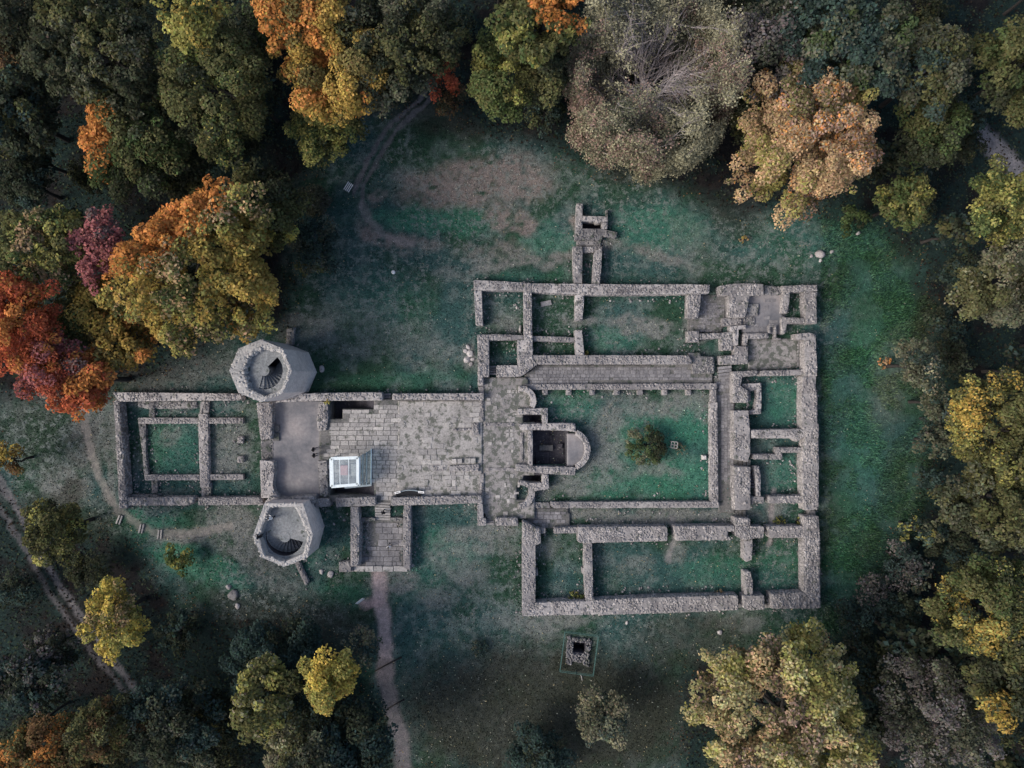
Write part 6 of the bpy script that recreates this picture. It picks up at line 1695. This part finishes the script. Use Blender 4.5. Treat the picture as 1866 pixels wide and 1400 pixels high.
def scatter_leaves(name, label, n, xr, yr, mask, cols, size, seed, zoff=.05):
    g = np.random.default_rng(seed)
    x = g.uniform(*xr, n); y = g.uniform(*yr, n); k = mask(x, y, g); x, y = x[k], y[k]; n = len(x)
    P = np.stack([x, y, gz(x, y) + zoff + g.uniform(0, .06, n)], 1)
    N = g.normal(0, .35, (n, 3)) + np.array([0, 0, 1])
    C = np.array(cols)[g.integers(0, len(cols), n)] * g.uniform(.7, 1.3, (n, 1))
    V, F, CC = leaf_cards(P, N, g.uniform(*size, n), C, g)
    obj(name, mesh_from(name, V, F, CC), M['grassblade'], kind="stuff", label=label)
def spots_mask(x, y, g):
    m = lawn_mask(x, y, g); south = (y < -12)
    return m & (g.random(len(x)) < np.where(south, 1.0, .35) * (0.3 + fbm(x * .2, y * .2, 8)))
scatter_leaves("fallen_leaves", "pale fallen leaves dotted over the lawn", 9000, (-55, 50), (-47, 30), spots_mask, [(.3, .3, .25), (.35, .3, .18), (.25, .28, .22)], (.05, .11), 3)
def drift_mask(x, y, g):
    c = clear_mask(x, y)
    return (c > .25) & (c < .999) & (fbm(x * .25, y * .25, 9) > .42) & (g.random(len(x)) < .8)
scatter_leaves("drifted_leaves", "yellow and brown leaves drifted along the edge of the clearing", 30000, (-62, 54), (-47, 34), drift_mask, [(.2, .12, .05), (.13, .07, .04), (.26, .2, .08), (.1, .06, .04), (.16, .06, .04)], (.05, .11), 6)
def wall_drift(x, y, g):
    return in_poly(x, y, [W(210, 715), W(870, 715), W(870, 515), W(1490, 520), W(1490, 1110), W(950, 1115), W(880, 940), W(210, 920)]) & ~in_poly(x, y, RUIN) & (fbm(x * .5, y * .5, 10) > .52)
scatter_leaves("yard_leaves", "pale dry leaves and clover flecks on the grass inside the ruin", 9000, (-50, 38), (-29, 14), wall_drift, [(.24, .25, .22), (.2, .17, .1), (.17, .22, .18)], (.04, .09), 7)
def litter_mask(x, y, g): return clear_mask(x, y) < .45 + .2 * g.random(len(x))
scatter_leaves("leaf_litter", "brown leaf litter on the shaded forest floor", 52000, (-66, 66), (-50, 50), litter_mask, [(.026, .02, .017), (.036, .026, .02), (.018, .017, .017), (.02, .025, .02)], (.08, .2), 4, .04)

# ferns, ivy and seedlings covering much of the forest floor
def under_mask(x, y, g): return (clear_mask(x, y) < .35) & (fbm(x * .3, y * .3, 83) > .4) & (np.minimum.reduce([seg_dist(x, y, [W(*q) for q in w_[0]]) for w_ in WAYS]) > .7)
for zo, n_ in ((.1, 45000), (.35, 25000)):
    scatter_leaves("undergrowth", "dark green ferns, ivy and seedlings on the forest floor", n_, (-66, 66), (-50, 50), under_mask, [(.03, .05, .035), (.025, .045, .042), (.04, .055, .03), (.05, .06, .04)], (.08, .2), 12 + n_, zo)

# weeds and crumbled stone along the feet of the walls
g_ = np.random.default_rng(41)
ep = np.array([e[0] for e in EDGES]); en = np.array([e[1] for e in EDGES])
def foot(n, lo, hi):
    k = g_.integers(0, len(ep), n)
    keep = fbm(ep[k, 0] * .5, ep[k, 1] * .5, 29) > .46
    k = k[keep]
    p = ep[k] + en[k] * g_.uniform(lo, hi, (len(k), 1)) + g_.normal(0, .16, (len(k), 2))
    return p[lawn_mask(p[:, 0], p[:, 1], g_)]
p = foot(26000, .08, .45)
z = gz(p[:, 0], p[:, 1]) + g_.uniform(.03, .2, len(p))
C = ground_colour(p[:, 0], p[:, 1]) * np.exp(g_.normal(.1, .5, (len(p), 1)))
V, F, CC = leaf_cards(np.column_stack([p, z]), g_.normal(0, .5, (len(p), 3)) + np.array([0, 0, .8]), g_.uniform(.05, .12, len(p)), np.clip(C, .01, .4), g_)
obj("wall_weeds", mesh_from("wall_weeds", V, F, CC), M['grassblade'], kind="stuff", label="weeds and long grass along the feet of the walls")
p = foot(2600, .1, .8); n_ = len(p)
me = stones_mesh("wall_rubble", np.column_stack([p, gz(p[:, 0], p[:, 1]) + .04]), np.column_stack([g_.uniform(.05, .15, (n_, 2)), g_.uniform(.04, .1, n_)]), g_.uniform(0, 3, n_), .2, .3, .3)
obj("wall_rubble", me, M['rubble'], kind="stuff", label="small crumbled stones lying along the feet of the walls")
